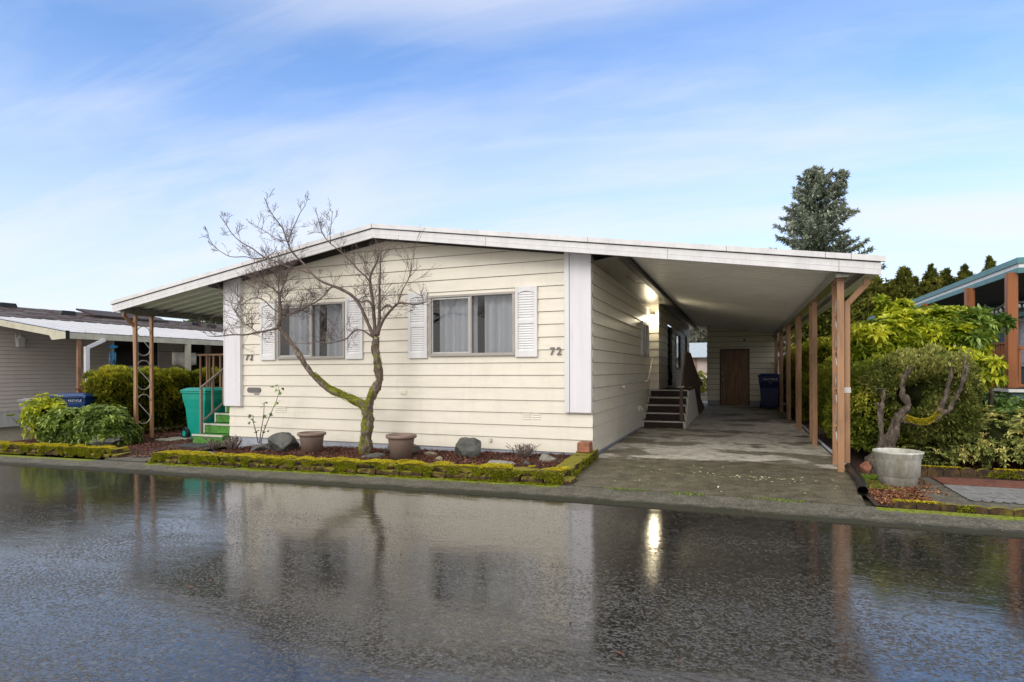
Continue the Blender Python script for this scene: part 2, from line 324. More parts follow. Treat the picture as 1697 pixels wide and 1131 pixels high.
class MB:
    def __init__(s): s.v=[]; s.f=[]
    def add(s,vs,fs):
        n=len(s.v); s.v+= [tuple(map(float,p)) for p in vs]; s.f+=[tuple(i+n for i in f) for f in fs]; return s
    def box(s,a,b):
        x0,y0,z0=[min(p,q) for p,q in zip(a,b)]; x1,y1,z1=[max(p,q) for p,q in zip(a,b)]
        return s.add([(x0,y0,z0),(x1,y0,z0),(x1,y1,z0),(x0,y1,z0),(x0,y0,z1),(x1,y0,z1),(x1,y1,z1),(x0,y1,z1)],
         [(0,3,2,1),(4,5,6,7),(0,1,5,4),(1,2,6,5),(2,3,7,6),(3,0,4,7)])
    def bar(s,p,q,w,h,up=(0,0,1)):
        p=Vector(p); q=Vector(q); d=(q-p).normalized(); u=Vector(up); 
        if abs(d.dot(u))>.98: u=Vector((0,1,0))
        a=d.cross(u).normalized(); b=a.cross(d).normalized(); vs=[]
        for c in (p,q):
            for i,j in ((-1,-1),(1,-1),(1,1),(-1,1)): vs.append(c+a*(w/2*i)+b*(h/2*j))
        return s.add(vs,[(0,1,2,3),(7,6,5,4),(0,4,5,1),(1,5,6,2),(2,6,7,3),(3,7,4,0)])
    def tube(s,pts,rad,n=8,cap=True):
        pts=[Vector(p) for p in pts]
        if not hasattr(rad,'__len__'): rad=[rad]*len(pts)
        vs=[]; fs=[]; a=None
        for i,p in enumerate(pts):
            d=(pts[min(i+1,len(pts)-1)]-pts[max(i-1,0)])
            if d.length<1e-9: d=Vector((0,0,1))
            d.normalize()
            if a is None:
                r=Vector((0,0,1)) if abs(d.z)<.9 else Vector((1,0,0)); a=d.cross(r).normalized()
            else: a=(a-d*a.dot(d)).normalized()
            b=d.cross(a)
            for k in range(n):
                t=2*PI*k/n; vs.append(p+(a*math.cos(t)+b*math.sin(t))*rad[i])
        for i in range(len(pts)-1):
            for k in range(n): fs.append((i*n+k,i*n+(k+1)%n,(i+1)*n+(k+1)%n,(i+1)*n+k))
        if cap: fs.append(tuple(range(n))[::-1]); fs.append(tuple((len(pts)-1)*n+k for k in range(n)))
        return s.add(vs,fs)
    def lathe(s,c,prof,n=28):
        vs=[];fs=[]
        for r,z in prof:
            for k in range(n): t=2*PI*k/n; vs.append((c[0]+r*math.cos(t),c[1]+r*math.sin(t),c[2]+z))
        for i in range(len(prof)-1):
            for k in range(n): fs.append((i*n+k,i*n+(k+1)%n,(i+1)*n+(k+1)%n,(i+1)*n+k))
        fs.append(tuple(range(n))[::-1]); return s.add(vs,fs)
    def prism(s,poly,axis,t0,t1):
        # poly in the plane normal to axis, (a,b): X->(y,z) Y->(x,z) Z->(x,y)
        def P(a,b,t): return {'X':(t,a,b),'Y':(a,t,b),'Z':(a,b,t)}[axis]
        n=len(poly); vs=[P(a,b,t0) for a,b in poly]+[P(a,b,t1) for a,b in poly]
        fs=[tuple(range(n)),tuple(range(2*n-1,n-1,-1))]+[(i,i+n,(i+1)%n+n,(i+1)%n) for i in range(n)]
        return s.add(vs,fs)
    def build(s,name,m,parent=None,smooth=False,loc=None,bevel=0,fix=True):
        me=bpy.data.meshes.new(name); me.from_pydata(s.v,[],s.f); me.validate()
        if fix:
            import bmesh
            bm=bmesh.new(); bm.from_mesh(me); bmesh.ops.recalc_face_normals(bm,faces=bm.faces); bm.to_mesh(me); bm.free()
        o=finish(me,name,m,parent,smooth,loc)
        if bevel:
            md=o.modifiers.new('bevel','BEVEL'); md.width=bevel; md.segments=2; md.limit_method='ANGLE'
        return o
def part(name,m,parent,*boxes,**k):
    b=MB()
    for a,c in boxes: b.box(a,c)
    return b.build(name,m,parent,**k)
def parts(name,m,parent,*boxes):
    for bx in boxes: part(name,m,parent,bx)
def npmesh(name,V,nper,m,parent=None,rnd=None,faces=None,loc=None,smooth=False):
    """V: (n*nper,3) verts; each leaf is a set of faces given by index template"""
    V=np.asarray(V,np.float32); n=len(V)//nper
    faces=faces or [tuple(range(nper))]
    me=bpy.data.meshes.new(name); me.vertices.add(len(V)); me.vertices.foreach_set('co',V.ravel())
    idx=[];st=[];base=(np.arange(n)*nper)[:,None]
    per=sum(len(f) for f in faces)
    T=np.concatenate([np.array(f) for f in faces])[None,:]
    I=(base+T).ravel().astype(np.int32)
    lens=np.array([len(f) for f in faces]); s0=np.concatenate([[0],np.cumsum(lens)[:-1]])
    S=((np.arange(n)*per)[:,None]+s0[None,:]).ravel().astype(np.int32)
    me.loops.add(len(I)); me.loops.foreach_set('vertex_index',I); me.polygons.add(len(S)); me.polygons.foreach_set('loop_start',S)
    me.update(calc_edges=True)
    a=me.attributes.new('rnd','FLOAT','FACE'); r=rng.random(n) if rnd is None else rnd
    a.data.foreach_set('value',np.repeat(r,len(faces)).astype(np.float32))
    return finish(me,name,m,parent,smooth,loc)
def nrm(a): return a/np.maximum(np.linalg.norm(a,axis=1,keepdims=True),1e-9)
def rdir(n): return nrm(rng.normal(size=(n,3)))
def leafset(P,D,Ln,W,fold=.25,droop=.15,wide=.45):
    """folded leaf with drooping tip: 6 verts / 2 quads..."""
    n=len(P); D=nrm(D); up=np.tile([0,0,1.],(n,1))+rdir(n)*.35
    S=nrm(np.cross(D,up)); N=nrm(np.cross(S,D))
    Ln=np.broadcast_to(Ln,(n,))[:,None]; W=np.broadcast_to(W,(n,))[:,None]
    mid=P+D*Ln*wide; tip=P+D*Ln-N*Ln*droop
    l=mid+S*W*.5+N*W*fold; r=mid-S*W*.5+N*W*fold
    m2=mid
    return np.stack([P,r,tip,l],1).reshape(-1,3)
LF=[(0,1,2),(0,2,3)]
LF1=[(0,1,2,3)]
def leaves(name,P,D,Ln,W,m,parent=None,rnd=None,fold=.25,droop=.15,wide=.45,loc=None):
    return npmesh(name,leafset(P,D,Ln,W,fold,droop,wide),4,m,parent,rnd,LF,loc)
def whorl(P,A,k,spread=.9):
    """k leaves around axis A at each P"""
    n=len(P); A=nrm(A); ref=rdir(n); S=nrm(np.cross(A,ref)); T=np.cross(A,S)
    out=[];
    for i in range(k):
        t=2*PI*i/k+rng.random(n)*.6; tt=t[:,None]
        out.append(nrm(A*(1-spread+rng.random((n,1))*.25)+ (S*np.cos(tt)+T*np.sin(tt))*spread))
    return np.repeat(P[None],k,0).reshape(-1,3),np.concatenate(out)
def vnoise(P,s,o=0.):
    return np.array([noise.noise(Vector((float(p[0])*s+o,float(p[1])*s+o,float(p[2])*s+o))) for p in P])
def boxshell(n,lo,hi,faces='xyXYZ',round_=.2,nz=.1,depth=.14,sc=2.2):
    lo=np.array(lo,float); hi=np.array(hi,float); d=hi-lo; areas={'x':d[1]*d[2],'X':d[1]*d[2],'y':d[0]*d[2],'Y':d[0]*d[2],'Z':d[0]*d[1]}
    tot=sum(areas[f] for f in faces); Ps=[];Ns=[]
    for f in faces:
        k=int(n*areas[f]/tot); q=lo+rng.random((k,3))*d; N=np.zeros((k,3))
        i='xyz'.index(f.lower()); q[:,i]=hi[i] if f.isupper() else lo[i]; N[:,i]=1 if f.isupper() else -1
        Ps.append(q);Ns.append(N)
    P=np.concatenate(Ps);N=np.concatenate(Ns); c=(lo+hi)/2
    # soften edges
    e=(P-c)/(d/2); rr=np.maximum(np.abs(e)-(1-round_/(d/2)),0)*(d/2); ln=np.linalg.norm(rr,axis=1); k=np.maximum(ln-round_,0)/np.maximum(ln,1e-6)
    P=P-np.sign(e)*rr*k[:,None]; N=nrm(N+np.sign(e)*rr*2)
    v=vnoise(P,sc); v2=vnoise(P,sc*3.1,7)
    P=P+N*((v*nz*1.4+v2*nz*.8)[:,None]) - N*(rng.random((len(P),1))**2*depth)
    return P,N,v+v2*.6
def ellshell(n,c,r,zmin=-.6,nz=.12,depth=.2,sc=2.2,o=0):
    d=rdir(n*2); d=d[d[:,2]>zmin][:n]; c=np.array(c);r=np.array(r); P=c+d*r
    v=vnoise(P,sc,o); v2=vnoise(P,sc*2.7,o+5); k=1+v*nz*2+v2*nz-(rng.random(len(P))**1.8)*depth
    P=c+d*r*k[:,None]; return P,nrm(d/r),v+v2*.6
def sprays(P,N,size,k,m,name,parent,width=.35,upb=.25,rnd=None,loc=None):
    """flattened fans of scale-like conifer foliage: k narrow leaves per point"""
    n=len(P); A=nrm(N+rdir(n)*.55+np.array([0,0,upb])); 
    B=nrm(np.cross(A,rdir(n))); Ps=[];Ds=[];Rs=[];Ls=[]
    base=rng.random(n) if rnd is None else rnd
    for i in range(k):
        t=(i/(k-1)-.5)*1.7 if k>1 else 0
        Ds.append(nrm(A*math.cos(t)+B*math.sin(t)+rdir(n)*.15)); Ps.append(P); Rs.append(np.clip(base+rng.normal(size=n)*.12,0,1)); Ls.append(size*(.65+.7*rng.random(n)))
    Ps=np.concatenate(Ps);Ds=np.concatenate(Ds);Ls=np.concatenate(Ls)
    return leaves(name,Ps,Ds,Ls,Ls*width,m,parent,np.concatenate(Rs),.15,.1,loc=loc)

def sheet(name,x0,x1,y0,y1,dz,m,nx=40,ny=2,kind='structure',loc=None,zf=None,label=None,cat=None,parent=None):
    b=MB(); vs=[];fs=[]
    for j in range(ny+1):
        for i in range(nx+1):
            x=x0+(x1-x0)*i/nx; y=y0+(y1-y0)*j/ny; vs.append((x,y,g(x)+dz+(zf(x,y) if zf else 0)))
    for j in range(ny):
        for i in range(nx): a=j*(nx+1)+i; fs.append((a,a+1,a+nx+2,a+nx+1))
    b.add(vs,fs); o=b.build(name,m,parent,smooth=True,fix=False)
    if kind: o['kind']=kind
    if label: tag(o,label,cat)
    return o

# ------------------------------------------------------------------ ground, road, kerb, drive
RZ=-.035
sheet('ground',-260,200,5.9,420,-.06,M['earth'],120,4)
sheet('road',-120,60,-30,5.82,RZ,M['asphalt'],120,2)
sheet('kerb_strip',-60,40,5.78,6.40,0.0,M['kerb'],200,4,zf=lambda x,y:-.02*(1-(y-5.78)/.62))
kb=MB()
for i in range(100):
    x0=-60+i; x1=x0+1
    kb.add([(x0,5.78,g(x0)-.02),(x1,5.78,g(x1)-.02),(x1,5.765,g(x1)-.06),(x0,5.765,g(x0)-.06)],[(0,3,2,1)])
o=kb.build('kerb_face',M['kerb'],fix=False); o['kind']='structure'
b=MB(); b.add([(-1.86,6.4,.002),(1.12,6.4,.002),(1.30,8.3,.004),(1.30,25.5,.006),(-2.3,25.5,.006),(-2.0,8.62,.004)],[(0,1,2,3,4,5)])
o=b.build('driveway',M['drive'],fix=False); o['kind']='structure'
# left walkway to green steps
b=MB(); b.add([(x,y,g(x)+.008) for x,y in [(-9.55,6.4),(-8.62,6.4),(-8.95,7.5),(-8.95,8.5),(-10.25,8.5),(-10.1,7.7)]],[tuple(range(6))])
o=b.build('walkway',M['path'],fix=False); o['kind']='structure'
b=MB(); b.add([(x,y,g(x)+.006) for x,y in [(1.72,6.62),(2.02,6.5),(8,6.5),(8,8.3),(2.03,8.3),(1.86,8.1)]],[tuple(range(6))])
o=b.build('path',M['path'],fix=False); o['kind']='structure'
b=MB(); b.add([(x,y,g(x)-.01) for x,y in [(-60,8.6),(-14.8,8.6),(-14.8,7.2),(-60,7.2)]]+[(x,y,g(x)-.01) for x,y in [(-14.8,40),(-60,40)]],[(3,2,1,0),(0,1,4,5)])
o=b.build('neighbour_driveway',M['path'],fix=False); o['kind']='structure'

def chips(name,regions,n,m,size=.022,dz=0,label=None,cat=None,lift=.02):
    Ps=[]
    tot=sum((r[1]-r[0])*(r[3]-r[2]) for r in regions)
    for r in regions:
        k=int(n*(r[1]-r[0])*(r[3]-r[2])/tot); q=np.stack([r[0]+rng.random(k)*(r[1]-r[0]),r[2]+rng.random(k)*(r[3]-r[2])],1)
        z=np.array([g(x) for x in q[:,0]])+dz+rng.random(k)*lift; Ps.append(np.column_stack([q,z]))
    P=np.concatenate(Ps); n=len(P); D=rdir(n); D[:,2]*=.45
    s=size*(.5+rng.random(n)*1.2)
    o=leaves(name,P-nrm(D)*s[:,None]*.5,D,s,s*.55,m,None,None,.2,.1,.5); tag(o,label,cat,kind='stuff'); return o
def bedz(x,y): return .02+.015*noise.noise(Vector((x*2.5,y*2.5,3)))+.012*noise.noise(Vector((x*9,y*9,3)))
o=sheet('planting_bed',-8.4,-2.12,6.6,8.62,0,M['mulchbase'],130,40,zf=bedz)
o=sheet('left_bed',-14.7,-9.0,6.7,30,-.012,M['mulchbase'],120,120,zf=bedz)
o=sheet('right_bed',1.22,14,6.5,25,-.03,M['mulchbase'],120,120,zf=bedz)
chips('mulch',[(-8.4,-2.15,6.7,8.58)],26000,M['mulchchip'],.026,.018,lift=.03)
chips('bark_mulch',[(-14.6,-9.0,6.75,7.9),(-14.6,-10.2,7.9,10.5)],24000,M['mulchchip'],.028,.0,lift=.03)
chips('red_mulch',[(1.27,1.8,6.55,7.9),(1.8,2.0,7.2,8.2)],6500,M['mulchred'],.026,-.015,lift=.025)
chips('dark_leaf_litter',[(2.0,5.5,8.7,10.5)],9000,M['mulchred'],.035,-.01,lift=.03)
# leaf litter on the drive
P=[]
for k in range(120):
    if k<70: x=random.gauss(.05,.38); y=7.55+random.gauss(0,.10)-.05*x
    else: x=random.uniform(-1.7,1.1); y=random.uniform(6.5,8.3)
    if -1.7<x<1.05: P.append((x,y,.012))
P=np.array(P); D=rdir(len(P)); D[:,2]=.05
o=leaves('fallen_leaves',P,D,.028+.022*rng.random(len(P)),.022,M['leaflitter'],None,None,.1,.0); o['kind']='stuff'
P=np.column_stack([rng.uniform(-1.6,0.6,900),6.36+rng.normal(size=900)*.035,np.full(900,.0)]); keep=vnoise(P,3)>.0; P=P[keep]
o=leaves('weed_growth',P,rdir(len(P))+np.array([0,0,1.3]),.02,.008,M['grass'],None,None); o['kind']='stuff'

P=np.column_stack([rng.uniform(-9,3.5,70),rng.uniform(2.2,5.75,70)**1.0,np.zeros(70)]); P[:,2]=[g(x)+RZ+.006 for x in P[:,0]]
D=rdir(70); D[:,2]=.08
o=leaves('road_debris',P,D,.015+.03*rng.random(70),.016,M['mulchchip'],None,None,.15,.0); o['kind']='stuff'
P=np.column_stack([rng.uniform(-14,4,700),5.80+np.abs(rng.normal(size=700))*.16,np.zeros(700)]); P[:,2]=[g(x)-.015+.03*min(1,(y-5.78)/.6) for x,y in P[:,:2]]
D=rdir(700); D[:,2]*=.15
o=leaves('kerb_litter',P,D,.008+.018*rng.random(700),.010,M['mulchred'],None,None,.15,.0); o['kind']='stuff'
# ------------------------------------------------------------------ retaining walls with moss
def mossywall(name,label,x0,x1,yf,h,seed,ret=False,loc=None):
    t=thing(name,label,'wall',(x0,yf,g(x0)))
    rnd=random.Random(seed); bl=MB()
    def blk(cx,cy,cz,lx,ly,lz):
        nx,ny,nz_=6,4,3; o=Vector((rnd.random()*50,0,0)); vs=[];fs=[];ix={}
        def vid(i,j,k):
            if (i,j,k) not in ix:
                p=Vector((cx+(i/nx-.5)*lx,cy+(j/ny-.5)*ly,cz+(k/nz_-.5)*lz))
                q=Vector(((i/nx-.5)*2,(j/ny-.5)*2,(k/nz_-.5)*2)); r=q.length
                n=noise.noise_vector(p*7+o)*.018+noise.noise_vector(p*21+o)*.010
                p=p-Vector((q.x*lx,q.y*ly,q.z*lz))*.05*max(0,r-1.1)+n
                ix[(i,j,k)]=len(vs); vs.append(p)
            return ix[(i,j,k)]
        for i in range(nx):
            for j in range(ny):
                fs.append((vid(i,j,0),vid(i,j+1,0),vid(i+1,j+1,0),vid(i+1,j,0))); fs.append((vid(i,j,nz_),vid(i+1,j,nz_),vid(i+1,j+1,nz_),vid(i,j+1,nz_)))
        for i in range(nx):
            for k in range(nz_):
                fs.append((vid(i,0,k),vid(i+1,0,k),vid(i+1,0,k+1),vid(i,0,k+1))); fs.append((vid(i,ny,k),vid(i,ny,k+1),vid(i+1,ny,k+1),vid(i+1,ny,k)))
        for j in range(ny):
            for k in range(nz_):
                fs.append((vid(0,j,k),vid(0,j,k+1),vid(0,j+1,k+1),vid(0,j+1,k))); fs.append((vid(nx,j,k),vid(nx,j+1,k),vid(nx,j+1,k+1),vid(nx,j,k+1)))
        bl.add(vs,fs)
    for c in range(2):
        x=x0-(.12 if c==0 else 0)
        while x<x1-.05:
            w=.29+rnd.random()*.06; e=min(x+w,x1+(.12 if c==0 else 0))
            blk((x+e)/2,yf+.14+(.03 if c else -.01),g(x)+h*(.25+.5*c),e-x-.014,.25,h*.5-.004); x+=w
    if ret:
        y=yf+.28; k=0
        while y<8.45:
            w=.30; f=(y-yf)/2.1; xx=x1-.10-.13*f
            blk(xx,y+w/2,h*.25,.24,w-.012,h*.5); blk(xx-.01,y+w/2,h*(.72-.08*f),.25,w-.012,h*.46); y+=w
    bl.build('blocks',M['block'],t,smooth=False,fix=False)
    # moss cushions
    n=int(11000*(x1-x0)/2.2)
    x=x0+rng.random(n)*(x1-x0); y=yf+rng.random(n)*.27; z=np.array([g(a) for a in x])+h+.002
    P=np.column_stack([x,y,z]); v=vnoise(P,4.2,seed); keep=(v>-.22 if not ret else v>-.30+np.clip((x+4.2)*.17,0,.5)); P=P[keep]; P[:,2]+=np.clip(v[keep]+.2,0,.4)*.05-.004
    fr=int(n*.75); xf=x0+rng.random(fr)*(x1-x0); zf=rng.random(fr); Pf=np.column_stack([xf,np.full(fr,yf-.008),np.array([g(a) for a in xf])+zf*h]); v=vnoise(Pf,6.5,seed+9)
    kf=(v+zf*.75>(.34 if not ret else .42)); Pf=Pf[kf]
    lf=int(n*.22); xl=x0+rng.random(lf)*(x1-x0); Pl=np.column_stack([xl,yf-.03-rng.random(lf)*.05,np.array([g(a) for a in xl])+.004]); Pl=Pl[vnoise(Pl,3,seed+20)>-.1]
    D=rdir(len(P))*.7+np.array([0,0,1.]); leaves('moss',P,D,.020,.010,M['moss'],t,None,.2,.1)
    PP=np.concatenate([Pf,Pl]); D=rdir(len(PP))*.6+np.array([0,-.7,.45]); leaves('side_moss',PP,D,.022,.011,M['mossgreen'],t,None,.2,.3)
    if ret:
        k=4500; yy=yf+.25+rng.random(k)*1.9; xx=x1-.10-.13*(yy-yf)/2.1; side=rng.random(k)
        P=np.column_stack([xx+.125,yy,side*h*.95]); v=vnoise(P,5,3); P=P[v-side*.3>-.12]
        leaves('side_moss',P,rdir(len(P))*.6+np.array([.7,0,.4]),.022,.011,M['mossgreen'],t,None,.2,.3)
    return t
mossywall('retaining_wall','long low mossy block wall edging the mulch bed in front of the cream house',-8.45,-1.86,6.42,.135,3,True)
mossywall('retaining_wall','short low mossy block wall below the round shrub by the grey trash bin',-13.4,-9.62,6.60,.14,11)
# brick standing on the wall end
b=MB(); b.box((-2.16,8.12,.13),(-1.98,8.34,.27)); o=b.build('brick',M['terracotta'],bevel=.01,loc=(-2.07,8.23,.13)); tag(o,'single red brick standing against the right front corner of the cream house','brick')

# ------------------------------------------------------------------ MOBILE HOME
YF=8.60; XL=-9.2; XR=-2.05; XRG=-5.635
SL=.157; SRr=.147; ZT=3.729; RXL=-11.93; RXR=1.63; YFA=8.18; YB=25.2
def rt(x): return ZT-(SRr*(x-XRG) if x>XRG else SL*(XRG-x))
home=thing('mobile_home','cream lap-sided mobile home with low white roof, carport and bare tree in front','house',(XRG,YF,g(XRG)))
def clip(poly,f):
    out=[]
    for i in range(len(poly)):
        a=poly[i]; b_=poly[(i+1)%len(poly)]; fa=f(a); fb=f(b_)
        if fa>=0: out.append(a)
        if (fa>=0)!=(fb>=0):
            t=fa/(fa-fb); out.append((a[0]+(b_[0]-a[0])*t,a[1]+(b_[1]-a[1])*t))
    return out
def lap(mb,P,s0,s1,z0,pitch,top,holes=(),lipd=.018,gmb=None,gh=.0072):
    """P(s,z,out)->3D ; boards between s0..s1, clipped by top(s) lines list of (f) and holes (s0,s1,z0,z1)"""
    z=z0; zmax=max(top(s0),top(s1),top((s0+s1)/2),top(XRG) if s0<XRG<s1 else 0)
    while z<zmax:
        za,zb=z,z+pitch
        segs=[(s0,s1)]
        cuts=sorted({s0,s1}|{h for hh in holes for h in hh[:2] if s0<h<s1})
        for a,b_ in zip(cuts[:-1],cuts[1:]):
            ivs=[(za,zb)]
            for h in holes:
                if h[0]<=a+1e-6 and h[1]>=b_-1e-6:
                    n=[]
                    for p,q in ivs:
                        if h[3]<=p or h[2]>=q: n.append((p,q)); continue
                        if h[2]>p: n.append((p,h[2]))
                        if h[3]<q: n.append((h[3],q))
                    ivs=n
            for p,q in ivs:
                poly=[(a,p),(b_,p),(b_,q),(a,q)]
                if s0<XRG<s1 and a<XRG<b_ : poly=[(a,p),(XRG,p),(b_,p),(b_,q),(XRG,q),(a,q)]
                # clip by the (concave-down) roof line
                for sg in ((-1,1) if s0<XRG<s1 else (0,)):
                    if sg==0: f=lambda c:(top(s0)+(top(s1)-top(s0))*(c[0]-s0)/(s1-s0))-c[1]
                    elif sg<0: f=lambda c:(ZT-.14-SL*(XRG-c[0]))-c[1]
                    else: f=lambda c:(ZT-.14-SRr*(c[0]-XRG))-c[1]
                    poly=clip(poly,f)
                    if len(poly)<3: break
                if len(poly)<3: continue
                out=lambda zz:lipd*(1-(zz-za)/pitch)+.002
                mb.add([P(s,zz,out(zz)) for s,zz in poly],[tuple(range(len(poly)))])
                if p==za and poly[0][1]==za:
                    bb=[c for c in poly if abs(c[1]-za)<1e-6]
                    A=min(c[0] for c in bb); B=max(c[0] for c in bb)
                    mb.add([P(A,za,out(za)),P(A,za-.003,-.004),P(B,za-.003,-.004),P(B,za,out(za))],[(0,1,2,3)])
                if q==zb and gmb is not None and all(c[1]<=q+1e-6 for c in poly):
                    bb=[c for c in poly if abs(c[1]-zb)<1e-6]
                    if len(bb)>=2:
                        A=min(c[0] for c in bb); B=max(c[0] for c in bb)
                        gmb.add([P(A,zb-gh,lipd*.12+.0045),P(B,zb-gh,lipd*.12+.0045),P(B,zb,lipd*.12+.0045),P(A,zb,lipd*.12+.0045)],[(0,1,2,3)])  # dark strip laid on the board as the lap's painted shadow
        z+=pitch
W1=(-7.994,-6.493,1.535,2.52); W2=(-4.782,-3.277,1.55,2.53)
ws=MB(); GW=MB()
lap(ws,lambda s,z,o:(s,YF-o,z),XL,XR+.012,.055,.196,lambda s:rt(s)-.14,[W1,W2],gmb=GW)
wall=ws.build('siding',M['siding'],home,fix=False)
# board joints
for i,(x,k) in enumerate([(-5.35,8),(-5.31,2),(-5.35,11),(-5.46,3),(-5.35,5),(-5.35,6),(-4.9,15),(-7.7,4),(-3.4,4),(-6.9,9),(-8.1,13),(-2.9,13),(-6.2,1),(-3.0,7),(-7.3,6),(-4.1,3)]):
    z0=.055+.196*k; b=MB(); b.add([(x,YF-.0195,z0+.004),(x+.005,YF-.0195,z0+.004),(x+.005,YF-.004,z0+.19),(x,YF-.004,z0+.19)],[(0,1,2,3)])
    b.build('board_joint',M['shedsiding'],home,fix=False)
ss=MB()
EV=2.90
SW=(13.25,14.15,1.66,2.36)
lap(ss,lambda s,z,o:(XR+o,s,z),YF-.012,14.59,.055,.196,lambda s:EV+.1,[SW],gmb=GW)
ss.build('side_siding',M['siding'],home,fix=False)
bs=MB(); XB=-1.83
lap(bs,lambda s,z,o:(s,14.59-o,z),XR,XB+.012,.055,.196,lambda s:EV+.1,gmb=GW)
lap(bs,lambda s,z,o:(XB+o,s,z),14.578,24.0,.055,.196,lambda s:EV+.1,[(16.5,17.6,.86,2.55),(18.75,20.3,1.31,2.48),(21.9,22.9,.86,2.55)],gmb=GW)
bs.build('entry_siding',M['siding'],home,fix=False)
GW.build('lap_shade_strip',M['lap_shade'],home,fix=False)
# left side wall, back
parts('side_wall',M['siding'],home,((XL,YF+.02,0),(XL+.1,24,2.9)),((XL+.1,23.9,0),(XB-.05,24,3)))
# interior blockers
parts('inner_wall',M['room'],home,((XL+.12,9.35,.1),(XR-.7,9.4,3.2)),((XR-.75,9.4,.1),(XR-.7,23.8,2.9)))
parts('foundation',M['found'],home,((XL+.02,YF+.004,-.2),(XR-.012,YF+.05,.055)),((XR-.05,YF+.006,-.1),(XR-.004,14.56,.053)),((XR-.03,14.6,-.1),(XB-.004,24,.053)))
# corner pilasters
zt=lambda x:rt(x)-.13
b=MB(); b.prism([(-2.375,.665),(-2.043,.665),(-2.043,zt(-2.043)),(-2.375,zt(-2.375))],'Y',YF-.075,YF-.001); b.build('corner_board',M['pilaster'],home,bevel=.004)
b=MB(); b.prism([(-2.455,.665),(-2.381,.665),(-2.381,zt(-2.38)),(-2.455,zt(-2.455))],'Y',YF-.085,YF-.001); b.build('corner_trim',M['white'],home,bevel=.003)
b=MB(); b.prism([(-9.285,.64),(-8.925,.64),(-8.925,zt(-8.925)),(-9.285,zt(-9.285))],'Y',YF-.075,YF-.001); b.build('corner_board',M['pilaster'],home,bevel=.004)
b=MB(); b.prism([(-8.919,.64),(-8.855,.64),(-8.855,zt(-8.855)),(-8.919,zt(-8.919))],'Y',YF-.085,YF-.001); b.build('corner_trim',M['white'],home,bevel=.003)
# thin battens on pilasters
for x in (-2.06,-9.26): part('corner_batten',M['white'],home,((x-.012,YF-.082,.67),(x+.012,YF-.076,zt(x)-.01)))
# gable frieze strip
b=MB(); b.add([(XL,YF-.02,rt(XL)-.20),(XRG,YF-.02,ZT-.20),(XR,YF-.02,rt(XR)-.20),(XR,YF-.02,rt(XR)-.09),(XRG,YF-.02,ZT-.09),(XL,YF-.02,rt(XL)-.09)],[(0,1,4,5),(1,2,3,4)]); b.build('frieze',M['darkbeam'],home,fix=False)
# roof
rf=MB()
for xa,xb in ((RXL+.03,XRG),(XRG,RXR-.03)):
    za,zb=rt(xa)-.012,rt(xb)-.012
    rf.add([(xa,YFA+.02,za),(xb,YFA+.02,zb),(xb,YB,zb),(xa,YB,za),(xa,YFA+.02,za-.06),(xb,YFA+.02,zb-.06),(xb,YB,zb-.06),(xa,YB,za-.06)],[(0,1,2,3),(7,6,5,4),(0,4,5,1),(2,6,7,3),(0,3,7,4),(1,5,6,2)])
roof=rf.build('roof',M['rooftop'],home,fix=False)
def fas(b,x0,x1,o0,o1,y0,y1,n=1):
    pts=[x0,XRG,x1] if x0<XRG<x1 else [x0,x1]
    for a,c in zip(pts[:-1],pts[1:]):
        b.add([(a,y0,rt(a)-o0),(c,y0,rt(c)-o0),(c,y0,rt(c)-o1),(a,y0,rt(a)-o1),(a,y1,rt(a)-o0),(c,y1,rt(c)-o0),(c,y1,rt(c)-o1),(a,y1,rt(a)-o1)],
          [(0,3,2,1),(4,5,6,7),(0,1,5,4),(3,7,6,2),(0,4,7,3),(1,2,6,5)])
b=MB(); fas(b,RXL-.01,RXR+.012,0,.068,YFA-.03,YFA+.02); b.build('fascia_cap',M['fascia'],roof)
b=MB(); fas(b,RXL+.02,RXR-.03,.082,.226,YFA,YFA+.03); pass; b.build('fascia_board',M['fascia'],roof)
b=MB(); fas(b,RXL+.03,RXR-.04,.0685,.0815,YFA-.001,YFA+.005); b.build('fascia_reveal',M['darkbeam'],roof)
b=MB(); fas(b,RXL+.025,RXR-.035,.152,.158,YFA-.004,YFA); b.build('fascia_ridge',M['white'],roof)
part('fascia_gap',M['dark'],roof,((XRG-.003,YFA-.032,ZT-.07),(XRG+.003,YFA-.03,ZT-.0)))
# seams of fascia
for x in (-8.4,-2.0,-.15,1.0,1.28):
    part('fascia_seam',M['number'],roof,((x-.003,YFA-.0315,rt(x)-.066),(x+.003,YFA-.03,rt(x)-.002)))
for x in (-7.1,-3.6,-.9,1.15):
    part('fascia_seam',M['number'],roof,((x-.002,YFA-.0055,rt(x)-.222),(x+.002,YFA-.0045,rt(x)-.092)))
parts('side_gutter',M['fascia'],roof,((RXR-.06,YFA+.02,rt(RXR)-.20),(RXR-.03,YB,rt(RXR)-.02)),((RXL+.03,YFA+.02,rt(RXL)-.20),(RXL+.06,YB,rt(RXL)-.02)),
  ((RXR-.18,YFA+.03,rt(RXR)-.20),(RXR-.062,YB,rt(RXR)-.19)),((RXL+.062,YFA+.03,rt(RXL)-.20),(RXL+.18,YB,rt(RXL)-.19)))
